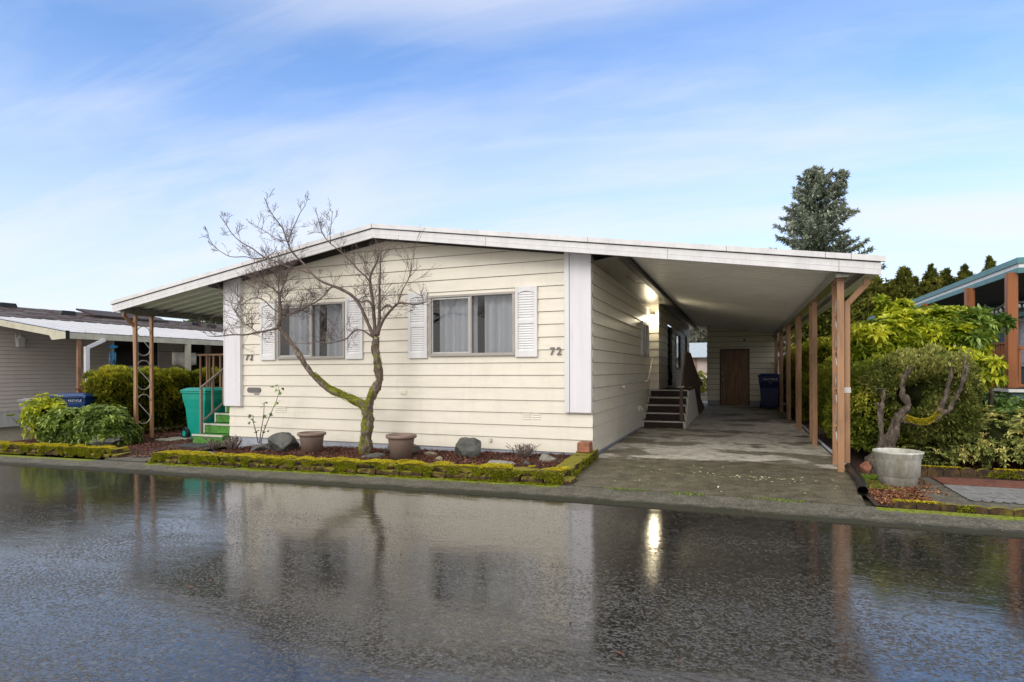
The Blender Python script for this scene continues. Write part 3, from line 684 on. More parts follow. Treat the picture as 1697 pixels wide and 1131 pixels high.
# ribbed ceilings (ribs run down the slope)
def ribbed(xa,xb,y0,y1,off,pitch,w,d):
    b=MB(); y=y0; prof=[]
    while y<y1:
        prof+= [(y,0),(y+pitch-w,0),(y+pitch-w*.8,-d),(y+pitch-w*.2,-d)]; y+=pitch
    prof.append((y,0)); vs=[];fs=[]
    for (yy,dz) in prof: vs+=[(xa,yy,rt(xa)-off+dz),(xb,yy,rt(xb)-off+dz)]
    for i in range(len(prof)-1): fs.append((2*i,2*i+1,2*i+3,2*i+2))
    b.add(vs,fs); return b
ribbed(-1.50,RXR-.08,YFA+.05,YB-.1,.10,.20,.07,.028).build('carport_ceiling',M['ceil'],home,fix=False)
ribbed(RXL+.10,-9.35,YFA+.05,YB-.1,.11,.30,.10,.030).build('porch_ceiling',M['ceil'],home,fix=False)
b=MB(); y=YFA+.05+.2-.07  # dark seam strips, widened to paint in the ribs' shade banding
while y<YB-.2:
    b.add([(-1.49,y-.002,rt(-1.49)-.1015),(RXR-.09,y-.002,rt(RXR-.09)-.1015),(RXR-.09,y-.020,rt(RXR-.09)-.1015),(-1.49,y-.020,rt(-1.49)-.1015)],[(0,1,2,3)]); y+=.2
b.build('seam_shade_strips',M['soffit'],home,fix=False)
# house eave: soffit box and dark gutter beam between house roof and carport
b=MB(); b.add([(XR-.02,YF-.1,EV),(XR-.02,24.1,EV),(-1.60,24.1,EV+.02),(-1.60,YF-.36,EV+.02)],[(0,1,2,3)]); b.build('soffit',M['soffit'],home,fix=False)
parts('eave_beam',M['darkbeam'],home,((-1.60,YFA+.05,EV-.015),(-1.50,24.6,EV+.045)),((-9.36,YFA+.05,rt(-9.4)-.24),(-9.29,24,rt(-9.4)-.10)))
parts('header_beam',M['soffit'],home,((1.13,YFA+.08,2.455-.01),(1.27,24.5,2.56)),((RXL+.14,YFA+.08,2.50),(RXL+.26,24.5,2.60)),((1.44,YFA+.08,2.47),(1.47,24.5,2.55)))
b=MB()
# light reflecting conduit under the eave
b.tube([(-1.75,9.9,EV-.02),(-1.72,10.6,EV-.03),(-1.62,10.9,EV-.01)],.008,6); b.build('eave_cable',M['black'],home); b=MB(); b.tube([(-1.8,17.5,EV-.02),(-1.6,18.2,EV-.09),(-1.55,18.6,EV)],.008,6)
b.build('eave_cable',M['black'],home)

# windows
def window(W,mull,y,opened=0):
    x0,x1,z0,z1=W
    fr=MB(); d=.036
    fr.box((x0-.012,y-.055,z0-.012),(x1+.012,y+.03,z0+d)); fr.box((x0-.012,y-.055,z1-d*.7),(x1+.012,y+.03,z1+.012))
    fr.box((x0-.012,y-.053,z0+d),(x0+.035,y+.03,z1-d*.7)); fr.box((x1-.035,y-.053,z0+d),(x1+.012,y+.03,z1-d*.7))
    fr.box((mull-.018,y-.050,z0+d),(mull+.018,y+.02,z1-d*.7))
    w=fr.build('window',M['alufr'],home,bevel=.003)
    sh=MB(); sh.box((x0+.036,y-.034,z0+d),(x0+.056,y+.0,z1-.032)); sh.box((mull-.045,y-.034,z0+d),(mull-.023,y,z1-.032)); sh.box((x0+.056,y-.034,z0+d+.001),(mull-.045,y,z0+d+.022)); sh.box((x0+.056,y-.034,z1-.055),(mull-.045,y,z1-.033))
    sh.build('sash',M['alu'],w)
    gb=MB()
    gb.add([(x0+.03,y-.016,z0+.03),(mull,y-.016,z0+.03),(mull,y-.016,z1-.03),(x0+.03,y-.016,z1-.03)],[(0,1,2,3)])
    gb.add([(mull,y-.004,z0+.03),(x1-.03,y-.004,z0+.03),(x1-.03,y-.004,z1-.03),(mull,y-.004,z1-.03)],[(0,1,2,3)])
    gb.build('glass',M['glass'],w,fix=False)
    # curtains: pleated sheets with a gap
    cb=MB()
    for a,c in ((x0+.09,mull+.02),(mull+.17,x1-.0)):
        n=110; vs=[];fs=[]
        ph=random.random()*9
        for i in range(n+1):
            x=a+(c-a)*i/n; q=x*38+1.6*math.sin(x*7+ph)
            yy=y+.17+.030*math.sin(q)+.018*math.sin(q*.37+ph)
            vs+=[(x,yy,z0-.1),(x,yy+.004,z1+.1)]
        for i in range(n): fs.append((2*i,2*i+2,2*i+3,2*i+1))
        cb.add(vs,fs)
    cb.build('curtain',M['curtain'],w,fix=False,smooth=True)
    return w
window(W1,-7.21,YF); window(W2,-4.03,YF)
def shutter(x0,x1,z0,z1):
    b=MB(); y0=YF-.055; y1=YF-.012; st=.048
    b.box((x0,y0,z0),(x0+st,y1,z1)); b.box((x1-st,y0,z0),(x1,y1,z1))
    b.box((x0+st,y0,z0),(x1-st,y1,z0+.10))
    zm=z0+(z1-z0)*.50; b.box((x0+st,y0,zm-.03),(x1-st,y1,zm+.035))
    # arched head
    n=10; zt_=z1-.10; xa,xb=x0+st,x1-st
    poly=[(xa,z1),(xb,z1)]+[(xb-(xb-xa)*i/n, zt_+.03*math.sin(PI*i/n)+.0) for i in range(n+1)]
    b.prism(poly,'Y',y0,y1)
    s=b.build('shutter',M['white'],home,bevel=.003)
    l=MB()
    for a,c in ((z0+.10,zm-.03),(zm+.035,zt_+.02)):
        k=int((c-a)/.037); 
        for i in range(k):
            z=a+(i+.5)*(c-a)/k
            l.add([(xa-.002,y0+.008,z-.018),(xb+.002,y0+.008,z-.018),(xb+.002,y0+.022,z+.019),(xa-.002,y0+.022,z+.019)],[(0,1,2,3)])
            l.add([(xa-.002,y0+.008,z-.018),(xa-.002,y0+.014,z-.021),(xb+.002,y0+.014,z-.021),(xb+.002,y0+.008,z-.018)],[(0,1,2,3)])
    l.box((xa-.001,y1-.003,z0+.08),(xb+.001,y1-.001,z1-.02))
    l.build('louvres',M['white'],s,fix=False)
for x0,x1 in ((-8.40,-8.045),(-6.465,-6.11),(-5.19,-4.83),(-3.262,-2.90)): shutter(x0,x1,1.512,2.605)
def text(s,x,y,z,size,m,parent,name,ext=.006,rotz=0,align='CENTER',bold=.0):
    cu=bpy.data.curves.new(name,'FONT'); cu.body=s; cu.size=size; cu.extrude=ext; cu.align_x=align; cu.offset=bold; cu.space_character=1.32
    tmp=bpy.data.objects.new('tmp',cu); col.objects.link(tmp); bpy.context.view_layer.update()
    me=bpy.data.meshes.new_from_object(tmp.evaluated_get(bpy.context.evaluated_depsgraph_get())); bpy.data.objects.remove(tmp)
    me.transform(Matrix.Translation((x,y,z))@Matrix.Rotation(rotz,4,'Z')@Matrix.Rotation(PI/2,4,'X'))
    return finish(me,name,m,parent,False,None)
text('72',-2.61,YF-.028,1.540,.165,M['number'],home,'house_number',bold=.002)
text('72',-8.69,YF-.028,1.515,.160,M['number'],home,'house_number',bold=.002)
# mail slot plaque, plate, vents, faucet dot
b=MB(); n=8; pts=[]
for cx_,s in ((-8.46,1),(-8.69,-1)):
    for i in range(n+1):
        t=-PI/2+PI*i/n; pts.append((cx_+s*.048*math.cos(t),.948+s*.048*math.sin(t)))
b.prism(pts,'Y',YF-.032,YF-.012); b.build('name_plaque',M['number'],home)
part('plate',M['number'],home,((-8.57,YF-.028,.862),(-8.45,YF-.014,.882)))
part('outlet_cover',M['shedsiding'],home,((-5.36,YF-.028,.905),(-5.25,YF-.014,.965)))
b=MB()
for cx_ in (-3.09,-2.93,-8.02,-7.88):
    b=MB()
    for k in range(4): b.prism([(YF-.012,.545+k*.035),(YF-.024,.545+k*.035),(YF-.012,.563+k*.035)],'X',cx_-.065,cx_+.065)
    b.build('wall_vent',M['siding'],home)
b=MB()
for k in range(4): b.prism([(XR+.012,.50+k*.035),(XR+.026,.50+k*.035),(XR+.012,.518+k*.035)],'Y',9.65,9.85)
b.build('wall_vent',M['siding'],home)
part('outlet_cover',M['hosebib'],home,((-3.72,YF-.05,.165),(-3.68,YF-.016,.225)),bevel=.006)
b=MB(); b.tube([(XR+.01,10.83,1.0),(XR+.07,10.83,1.0),(XR+.08,10.83,.96)],[.03,.022,.016],8); b.build('hose_bib',M['hosebib'],home,smooth=True)
b=MB(); b.box((XR+.012,12.8,.42),(XR+.05,12.9,.53)); b.tube([(XR+.05,12.85,.52),(XR+.10,12.85,.42)],.02,6); b.build('dryer_vent',M['hosebib'],home)
# side window (jutting frame), handrail, lamp
b=MB(); y0,y1,z0,z1=SW[0],SW[1],SW[2],SW[3]
b.box((XR-.02,y0-.03,z0-.03),(XR+.06,y0+.03,z1+.03)); b.box((XR-.02,y1-.03,z0-.03),(XR+.06,y1+.03,z1+.03)); b.box((XR-.02,y0+.03,z0-.03),(XR+.06,y1-.03,z0+.02)); b.box((XR-.02,y0+.03,z1-.02),(XR+.06,y1-.03,z1+.03)); b.box((XR,(y0+y1)/2-.02,z0+.02),(XR+.04,(y0+y1)/2+.02,z1-.02))
w=b.build('window',M['alu'],home); b=MB(); b.add([(XR+.01,y0,z0),(XR+.01,y1,z0),(XR+.01,y1,z1),(XR+.01,y0,z1)],[(0,1,2,3)]); b.build('glass',M['glass'],w,fix=False)
part('backing',M['curtain'],w,((XR-.08,y0-.05,z0-.05),(XR-.07,y1+.05,z1+.05)))
b=MB(); b.tube([(XR+.02,14.45,1.55),(XR+.09,14.45,1.56),(XR+.09,13.75,1.05),(XR+.02,13.70,1.02)],.018,8); b.build('grab_rail',M['hosebib'],home,smooth=True)
lm=MB(); lx,ly,lz=-1.96,14.50,2.57; lm.lathe((lx,ly+.02,lz+.06),[(.05,0),(.06,.03),(.02,.05)],14); lm.box((lx-.03,ly+.03,lz+.05),(lx+.03,ly+.075,lz+.13))
lamp=lm.build('wall_lamp',M['number'],home); 
gb=MB(); prof=[(.001,-.065)]+[(.065*math.cos(R(a)),.065*math.sin(R(a))) for a in range(-75,76,15)]+[(.001,.065)]; gb.lathe((lx,ly,lz),prof,18); gb.build('globe',M['lamp'],lamp,smooth=True)
# entry doors / window on the far side wall
part('entry_door',M['dark'],home,((XB-.12,16.5,.86),(XB-.04,17.6,2.55)))
part('entry_door',M['brownwood'],home,((XB-.12,21.9,.86),(XB-.04,22.9,2.55)))
wf=MB(); wf.box((XB-.05,18.75,1.31),(XB+.02,18.86,2.48)); wf.box((XB-.05,20.19,1.31),(XB+.02,20.3,2.48)); wf.box((XB-.05,18.86,1.31),(XB+.02,20.19,1.38)); wf.box((XB-.05,18.86,2.41),(XB+.02,20.19,2.48))
w=wf.build('window',M['black'],home); b=MB(); b.add([(XB-.02,18.8,1.33),(XB-.02,20.25,1.33),(XB-.02,20.25,2.45),(XB-.02,18.8,2.45)],[(0,1,2,3)]); b.build('glass',M['glass'],w,fix=False); part('curtain',M['curtain'],w,((XB-.2,18.7,1.2),(XB-.19,20.4,2.5)))
# scroll columns
def column(x,ya,yb,zt_,zb,n_scroll,mat,front=.078):
    c=MB(); c.box((x-front/2,ya-.022,zb),(x+front/2,ya+.022,zt_)); 
    c.box((x-front/2,yb-.022,zb+.03),(x+front/2,yb+.022,zt_-.02)); c.box((x-.04,ya-.05,zt_-.03),(x+.04,yb+.05,zt_+.0))
    o=c.build('post',mat,home,bevel=.004)
    s=MB(); 
    for k in range(n_scroll):
        z0=zb+.35+(zt_-zb-.5)*k/n_scroll; hh=(zt_-zb-.5)/n_scroll*.86; m=(ya+yb)/2; r=(yb-ya)/2-.03; pts=[]
        for i in range(9): t=PI+PI*i/8; pts.append((x,m-r*math.cos(t)*-1*-1,z0+r+r*math.sin(t)))
        pts=[(x,m+r*math.cos(t),z0+r+r*math.sin(t)) for t in [PI*1.0+PI*i/8 for i in range(9)]]
        pts+= [(x,m-r+2*r*0+0.0,z0+hh-r)] if 0 else []
        top=[(x,m+r*math.cos(t),z0+hh-r+r*math.sin(t)) for t in [PI+0-PI*i/8 for i in range(9)]]
        s.tube(pts+top,.009,5)
    s.build('scroll',M['trellis'],o,smooth=True)
for i,ya in enumerate((8.42,11.15,13.85,16.6,19.4,22.2)):
    column(1.20,ya,ya+.42,2.455,.0,4,M['postbrown'])
column(RXL+.09,8.62,8.98,2.52,g(-11.8),3,M['postbrown'])
part('post_sleeve',M['postbrown'],home,((1.2-.034,8.39,.0),(1.2+.034,8.45,.38)))
# downspouts
b=MB(); b.bar((1.50,8.50,2.44),(1.50,8.50,2.36),.075,.055,(0,1,0)); b.bar((1.50,8.50,2.38),(1.295,8.55,2.14),.07,.05,(0,1,0)); b.bar((1.295,8.55,2.17),(1.29,8.56,.10),.062,.05,(0,1,0)); b.build('downspout',M['postbrown'],home,bevel=.004)
part('bracket',M['peel'],home,((1.252,8.525,1.0),(1.33,8.530,1.07)))
b=MB(); b.bar((RXL+.05,8.40,2.52),(RXL+.05,8.40,2.46),.07,.05,(0,1,0)); b.bar((RXL+.05,8.40,2.47),(RXL+.06,8.62,2.26),.07,.05,(1,0,0)); b.bar((RXL+.06,8.62,2.28),(RXL+.10,8.64,g(-11.8)),.06,.05,(0,1,0)); b.build('downspout',M['postbrown'],home,bevel=.004)

# drain pipe
dp=MB(); pts=[(1.30,8.52,.06),(1.30,8.2,.045),(1.26,7.5,.045),(1.19,6.95,.045)]
P2=[]
for i in range(46):
    t=i/45*3; k=min(int(t),2); f=t-k; P2.append(tuple(pts[k][j]*(1-f)+pts[k+1][j]*f for j in range(3)))
dp.tube(P2,[.045+(.005 if i%2 else 0) for i in range(46)],12,cap=False); dp.tube([P2[-1],(1.185,6.93,.045)],[.052,.052],14,cap=False); dp.tube(P2[-8:-6],[.04,.04],10)
o=dp.build('drain_pipe',M['black'],smooth=True,fix=False,loc=(1.3,7.8,.0)); tag(o,'black corrugated drain pipe lying from the carport downspout towards the street','pipe')
b=MB(); b.tube([(1.33,8.9,.03),(1.33,16,.03)],.022,8); o=b.build('ground_pipe',M['found'],smooth=True,loc=(1.33,8.9,0)); tag(o,'thin grey pipe on the ground along the foot of the carport posts','pipe')

# ------------------------------------------------------------------ carport steps
st=thing('carport_steps','brown carpeted steps with pale nosings beside the house under the carport','stairs',(-1.6,13.37,0))
c=MB(); nn=MB(); rise=.166; tr=.27; X0=XR+.02; X1=-1.12
for k in range(5):
    y=13.37+tr*k; c.box((X0,y,rise*k+(.001 if k else 0)),(X1-.012,(y+tr if k<4 else 16.3),rise*(k+1)-.012))
    nn.box((X0,y-.014,rise*(k+1)-.03),(X1,y+.02,rise*(k+1)-.001)); nn.box((X1-.03,y-.012,rise*k+.02),(X1-.001,y-.001,rise*(k+1)-.031)); nn.box((X0,y-.012,rise*k+.02),(X0+.03,y-.001,rise*(k+1)-.031))
c.build('treads',M['carpet'],st); nn.build('nosing',M['nose'],st)
b=MB(); poly=[(13.39,.0)]
for k in range(5): poly+=[(13.39+tr*k,rise*(k+1)-.035),(13.39+tr*(k+1) if k<4 else 16.35,rise*(k+1)-.035)]
poly+=[(18.0,.0)]; b.prism(poly,'X',X1-.01,X1+.012); b.build('side_panel',M['siding'],st)
b=MB(); b.box((X1-.10,13.33,.165),(X1-.03,13.40,.92)); b.build('newel_post',M['brownwood'],st); part('post_cap',M['nose'],st,((X1-.14,13.30,.921),(X1-.0,13.43,.945)))
b=MB(); b.prism([(13.41,.93),(14.30,1.74),(15.75,1.74),(19.85,.88),(19.85,.25),(17.8,.25),(16.3,.86),(14.5,.86)],'X',X1-.075,X1-.04); b.build('rail_panel',M['brownwood'],st)
b=MB(); b.bar((X1+.02,16.3,.86),(X1+.02,20.6,.03),.04,.05); b.prism([(16.5,.75),(20.4,.0),(18.0,.0)],'X',X1+.0135,X1+.035); b.build('rear_rail',M['brownwood'],st)

# ------------------------------------------------------------------ shed
sh=thing('storage_shed','small cream lap-sided shed with brown wooden door at the back of the carport','shed',(0,22.955,0))
YS=22.955
def ctop(x): return rt(x)-.12
s=MB(); gg=MB(); lap(s,lambda q,z,o:(q,YS-o,z),-1.1,1.28,.18,.196,lambda x:ctop(x),[(-.64,.335,.0,2.05)],gmb=gg,gh=.014); s.build('siding',M['shedsiding'],sh,fix=False); gg.build('lap_shade_strip',M['lap_shade'],sh,fix=False)
s=MB(); lap(s,lambda q,z,o:(-1.1-o,q,z),YS-.01,25,.18,.196,lambda x:ctop(-1.1)); s.build('side_siding',M['shedsiding'],sh,fix=False); s=MB(); lap(s,lambda q,z,o:(1.28+o,q,z),YS-.01,25,.18,.196,lambda x:ctop(1.28)); s.build('side_siding',M['shedsiding'],sh,fix=False)
parts('foundation',M['found'],sh,((-1.09,YS+.004,-.05),(-.66,YS+.06,.18)),((.355,YS+.004,-.05),(1.27,YS+.06,.18)),((-1.095,YS+.06,-.05),(-1.05,25,.179)))
parts('door_frame',M['dark'],sh,((-.66,YS-.03,.0),(-.63,YS+.05,2.06)),((.325,YS-.03,.0),(.355,YS+.05,2.06)),((-.63,YS-.03,2.03),(.325,YS+.05,2.06)))
d=part('door',M['door'],sh,((-.631,YS-.012,.012),(.326,YS+.03,2.031)))
b=MB(); b.lathe((-.55,YS-.05,.95),[(.001,-.03),(.028,-.015),(.028,.015),(.001,.03)],12); b.box((-.57,YS-.03,1.17),(-.53,YS-.0125,1.21)); b.build('door_handle',M['alu'],d,smooth=False)
b=MB(); b.box((-.05+.2,YS-.06,2.36),(.22,YS-.017,2.42)); b.build('fixture',M['black'],sh)
b=MB(); b.tube([(1.12,YS-.02,1.55),(1.12,YS-.08,1.50),(1.18,YS-.08,1.50),(1.2,YS-.05,1.54)],.01,6); b.build('hook',M['darkbeam'],sh)
part('back_wall',M['shedsiding'],sh,((-1.08,24.9,-.05),(1.26,24.98,2.3)))
part('roof_slab',M['darkbeam'],sh,((-1.05,YS+.1,2.3),(1.2,25,2.35)))

# ------------------------------------------------------------------ wheelie bins (local coordinates, handle/wheels at -y... front +y)
def bin_(name,label,loc,rz,m,w=.62,d=.72,h=1.02,txt=None,handle=True):
    t=thing(name,label,'trash bin',loc,rz); ORG[t.name]=Vector((0,0,0))
    b=MB(); 
    def ring(z,a,c,off=0): return [(-a/2,-c/2+off,z),(a/2,-c/2+off,z),(a/2,c/2+off,z),(-a/2,c/2+off,z)]
    lv=[(.05,w*.74,d*.62,.0),(h*.12,w*.78,d*.66,0),(h*.62,w*.86,d*.80,0),(h*.80,w*.95,d*.95,0),(h*.92,w*.97,d*.98,0),(h*.925,w*1.03,d*1.04,0),(h*.96,w*1.03,d*1.04,0)]
    vs=[];fs=[]
    for i,(z,a,c,of) in enumerate(lv): vs+=ring(z,a,c,of)
    for i in range(len(lv)-1):
        for k in range(4): fs.append((i*4+k,i*4+(k+1)%4,(i+1)*4+(k+1)%4,(i+1)*4+k))
    fs.append((3,2,1,0)); fs.append(tuple(len(vs)-4+k for k in range(4)))
    b.add(vs,fs)
    for k in range(5): # ribs below the rim
        x=(-.4+.2*k)*w; b.box((x-.008,-d*.52,h*.84),(x+.008,-d*.475,h*.925)); 
    body=b.build('body',m,t,bevel=.018)
    l=MB(); a,c=w*1.06,d*1.06
    l.add([(-a/2,-c/2,h*.962),(a/2,-c/2,h*.962),(a/2,c/2,h*.962),(-a/2,c/2,h*.962),(-a/2,-c/2,h*.985),(a/2,-c/2,h*.985),(a/2,c/2,h*.985),(-a/2,c/2,h*.985),(-a*.36,-c*.36,h*1.03),(a*.36,-c*.36,h*1.03),(a*.36,c*.36,h*1.03),(-a*.36,c*.36,h*1.03)],
      [(3,2,1,0),(0,1,5,4),(1,2,6,5),(2,3,7,6),(3,0,4,7),(4,5,9,8),(5,6,10,9),(6,7,11,10),(7,4,8,11),(8,9,10,11)])
    l.build('lid',m,t,bevel=.012)
    hd=MB(); hd.tube([(-w*.4,-d*.50,h*.95),(-w*.4,-d*.62,h*.97),(w*.4,-d*.62,h*.97),(w*.4,-d*.50,h*.95)],.014,8); hd.build('handle',m,t,smooth=True)
    for sx in (-1,1):
        wb=MB(); wb.tube([(sx*w*.40,-d*.38,.125),(sx*w*.49,-d*.38,.125)],.125,20); wh=wb.build('wheel',M['black'],t,bevel=.01)
        wb=MB(); wb.tube([(sx*w*.49,-d*.38,.125),(sx*w*.505,-d*.38,.125)],.06,14); wb.build('hub',m,wh)
    return t
A=lambda u,v,D:tuple(atd(u,v,D))
tb=bin_('trash_bin','teal green wheeled bin behind the railing of the green steps',(-10.62,9.30,g(-10.6)),R(-97),M['teal'],.60,.80,1.06)
# white markings on its broad side (the +x local side faces the steps)
text('72',.0,.0,0,.10,M['letter'],tb,'marking',.002); 
tbm=[o for o in tb.children if o.name.startswith('marking')][0]; tbm.location=(-.27,.10,.66); tbm.rotation_euler=(0,0,R(-90)); 
rb=bin_('trash_bin','dark blue recycling bin beside the shed at the back of the carport',(.96,21.25,.006),R(172),M['navy'],.66,.66,1.12)
for s_,z,sz in (('RECYCLE',.93,.082),):
    o=text(s_,0,0,0,sz,M['letter'],rb,'lettering',.002,bold=.002); o.location=(-.04,.335,.955); o.rotation_euler=(0,0,PI); 
b=MB()
for k in range(3):
    a=R(90+120*k); a2=R(90+120*k+85); r=.042; p=(r*math.cos(a),.0,r*math.sin(a)); q=(r*math.cos(a2),.0,r*math.sin(a2)); b.bar(p,q,.004,.018,(0,1,0))
o=b.build('symbol',M['letter'],rb); o.location=(-.04,.335,.87)
bb=bin_('trash_bin','bright blue wheeled bin with white lettering behind the round shrub',(-13.85,8.75,g(-13.85)),R(20),M['blue'],.80,.66,.98)
o=text('RECYCLE',0,0,0,.06,M['letter'],bb,'lettering',.002); o.location=(.18,-.345,.84)
gbn=bin_('trash_bin','grey wheeled bin standing beside the leggy shrub near the grey house',(-15.15,8.75,g(-15.15)),R(100),M['graybin'],.58,.62,.88)
rd=bin_('trash_bin','dark red bin just showing behind the bright blue bin',(-15.5,10.2,g(-15.5)),R(20),M['red'],.55,.6,1.12)

# ------------------------------------------------------------------ green steps and porch
gs=thing('green_steps','green turf covered steps with white nosings and taupe railing at left of the house','stairs',(-9.65,8.5,g(-9.65)))
zb=g(-9.7); gt=MB(); gn=MB(); gw=MB()
sx0,sx1=-10.08,-9.30
for k in range(5):
    y=8.50+.27*k; z1=zb+.19*(k+1); gt.box((sx0+.02,y,zb+.19*k+(.002 if k else -.04)),(sx1,(y+.27 if k<4 else 9.75),z1-.012))
    gn.box((sx0,y-.014,z1-.035),(sx1+.02,y+.02,z1-.001))
    if k: gn.box((sx0,y-.012,zb+.19*k),(sx0+.035,y-.001,z1-.036))
gt.build('treads',M['green'],gs); gn.build('nosing',M['nose'],gs)
rl=MB(); xr=sx0+.10
P0=(xr,8.62,zb+.19); 
def zr(y): return zb+.19+(y-8.62)/.27*.19
rl.box((xr-.022,8.60,zb+.19),(xr+.022,8.645,zb+1.08)); rl.bar((xr,8.60,zb+1.09),(xr,9.78,zb+1.09+(1.18)/.27*.19*.95),.05,.035)
rl.bar((xr,8.64,zb+.19+.23),(xr,9.78,zb+.42+1.14/.27*.19*.95),.03,.03)
for k in range(1,5):
    y=8.62+.27*k; z0=zb+.42+(y-8.64)/.27*.19*.95; rl.box((xr-.016,y-.016,z0),(xr+.016,y+.016,z0+.68))
rl.build('railing',M['railtaupe'],gs)
pc=thing('porch_deck','porch deck with thin brown picket railing behind the green steps','porch',(-10.6,9.8,.8))
part('deck',M['green'],pc,((-11.45,9.80,.72),(-9.22,14,.80)))
pk=MB(); 
for i in range(9):
    x=-11.40+i*.20; pk.box((x-.018,9.82,.92),(x+.018,9.85,1.66))
pk.box((-11.44,9.81,.90),(-9.8,9.86,.93)); pk.box((-11.46,9.80,1.66),(-9.8,9.87,1.70))
for i in range(8): y=10.1+i*.45; pk.box((-11.43,y-.018,.92),(-11.40,y+.018,1.66))
pk.box((-11.44,9.87,1.66),(-11.39,14,1.70)); pk.box((-11.44,9.87,.90),(-11.39,14,.93)); pk.box((-11.43,9.82,.3),(-11.37,9.88,.92))
pk.build('railing',M['deckwood'],pc)
for i in range(4):
    b=MB(); x=-11.05+.02*i; y=8.75+i*.30; b.prism([(x-.28,y-.10),(x+.25,y-.12),(x+.28,y+.08),(x-.25,y+.10)],'Z',g(x)-.01,g(x)+.045); o=b.build('stepping_stone',M['rockpale'],bevel=.012,loc=(x,y,g(x)))
    tag(o,['flat stepping stone nearest the street between the scroll post and teal bin','second flat stepping stone from the street beside the teal bin','third flat stepping stone from the street beside the teal bin','farthest flat stepping stone beside the hedge'][i],'stepping stone','stepping stones by the teal bin')
b=MB(); b.box((-9.95,7.95,g(-9.5)+.009),(-9.25,8.42,g(-9.5)+.03)); o=b.build('door_mat',M['rubbermat'],bevel=.004,loc=(-9.6,8.2,g(-9.6))); tag(o,'dark grey rubber mat on the path at the foot of the green steps','mat')

# ------------------------------------------------------------------ pots, tub, rocks
def pot(x,y,r,h,label):
    z=g(x)+.02; b=MB(); b.lathe((x,y,z),[(r*.70,0),(r*.88,h*.80),(r*.90,h*.84),(r*1.02,h*.86),(r*1.05,h*.91),(r*1.03,h*.98),(r*.98,h),(r*.90,h*.99),(r*.86,h*.86)],40)
    t=b.build('plant_pot',M['pot'],smooth=True,loc=(x,y,z)); tag(t,label,'plant pot','taupe plant pots in the front bed')
    b=MB(); b.lathe((x,y,z),[(.001,h*.84),(r*.86,h*.85)],24); b.build('soil',M['soil'],t,fix=False)
pot(-6.62,7.86,.222,.34,'empty taupe plant pot left of the bare tree, nearer the green steps')
pot(-4.75,7.62,.222,.37,'empty taupe plant pot right of the bare tree in front of a dark rock')
b=MB(); x,y=1.665,7.72; h=.39; r=.234
b.lathe((x,y,-.005),[(r*.78,0),(r*.92,h*.78),(r*.93,h*.80),(r*.99,h*.82),(r*1.0,h*.93),(r*1.05,h*.95),(r*1.05,h*.99),(r*.99,h),(r*.95,h*.96),(r*.90,h*.3),(r*.5,h*.28)],44)
o=b.build('planter_tub',M['tub'],smooth=True,loc=(x,y,0)); tag(o,'weathered white plastic tub in front of the gnarled trunk','planter')
b=MB(); b.lathe((x,y,0),[(.001,h*.55),(r*.93,h*.56)],24); b.build('soil',M['soil'],o,fix=False)
def rock(x,y,s,seed,m,label,rz=0,group=None,name='rock',sub=4,ang=.42):
    import bmesh
    bm=bmesh.new(); bmesh.ops.create_icosphere(bm,subdivisions=sub,radius=1)
    rn=random.Random(seed); pl=[]
    for i in range(13):
        d=Vector((rn.gauss(0,1),rn.gauss(0,1),rn.gauss(0,1))).normalized(); pl.append((d,.42+rn.random()*.36))
    for v in bm.verts:
        c=v.co.copy()
        for d,k in pl:
            q=c.dot(d)
            if q>k: c-=d*(q-k)*.98
        c+=noise.noise_vector(c*3+Vector((seed,0,0)))*.05*ang*2+noise.noise_vector(c*9+Vector((seed,0,0)))*.03
        v.co=Vector((c.x*s[0],c.y*s[1],c.z*s[2]))
    me=bpy.data.meshes.new(name); bm.to_mesh(me); bm.free(); me.transform(Matrix.Translation((x,y,g(x)+s[2]*.42))@Matrix.Rotation(rz,4,'Z'))
    o=finish(me,name,m,None,ang<.15,(x,y,g(x))); tag(o,label,'rock',group); return o
GR='rocks in the front bed'
rock(-7.28,7.95,(.34,.22,.24),2,M['rock'],'angular dark grey rock left of the first taupe pot',.5,GR)
rock(-7.68,7.85,(.24,.2,.12),5,M['rock'],'low flat part-buried rock at the foot of the cut-back stalks',.2,GR)
rock(-5.05,8.12,(.44,.24,.23),8,M['rock'],'dark slab-like rock between the tree trunk and the right pot',-.15,GR)
rock(-5.22,7.62,(.26,.16,.10),9,M['rock'],'small flat dark rock at the foot of the bare tree',.2,GR)
rock(-3.87,8.12,(.32,.24,.24),17,M['rock'],'large dark boulder right of the taupe pots against the house',.3,GR)
rock(-4.48,8.05,(.11,.09,.085),22,M['tan'],'small round tan stone between the right pot and the large boulder',0,GR,ang=.1)
rock(-4.10,7.60,(.09,.07,.07),23,M['tan'],'small pinkish stone in front of the large boulder',0,GR,ang=.2)
rock(-3.05,7.45,(.21,.13,.08),31,M['rockpale'],'lichen covered pale stone near the right end of the mossy wall',.3,GR)
rock(-2.52,7.95,(.20,.13,.09),33,M['rockpale'],'flat pale grey stone beside the small dead shrub',0,GR,ang=.2)
rock(-2.72,7.55,(.08,.06,.06),35,M['rock'],'tiny dark stone in front of the small dead shrub',0,GR)
rock(-8.15,7.15,(.18,.12,.08),36,M['rockpale'],'pale stone in white gravel at the left end of the mossy wall',0,GR)
rock(-11.40,7.62,(.40,.24,.19),41,M['rock'],'grey brown rock under the round rhododendron by the left path',.2)
rock(1.50,8.62,(.10,.08,.09),47,M['terracotta'],'rounded reddish stone at the foot of the carport downspout',0,ang=.1)

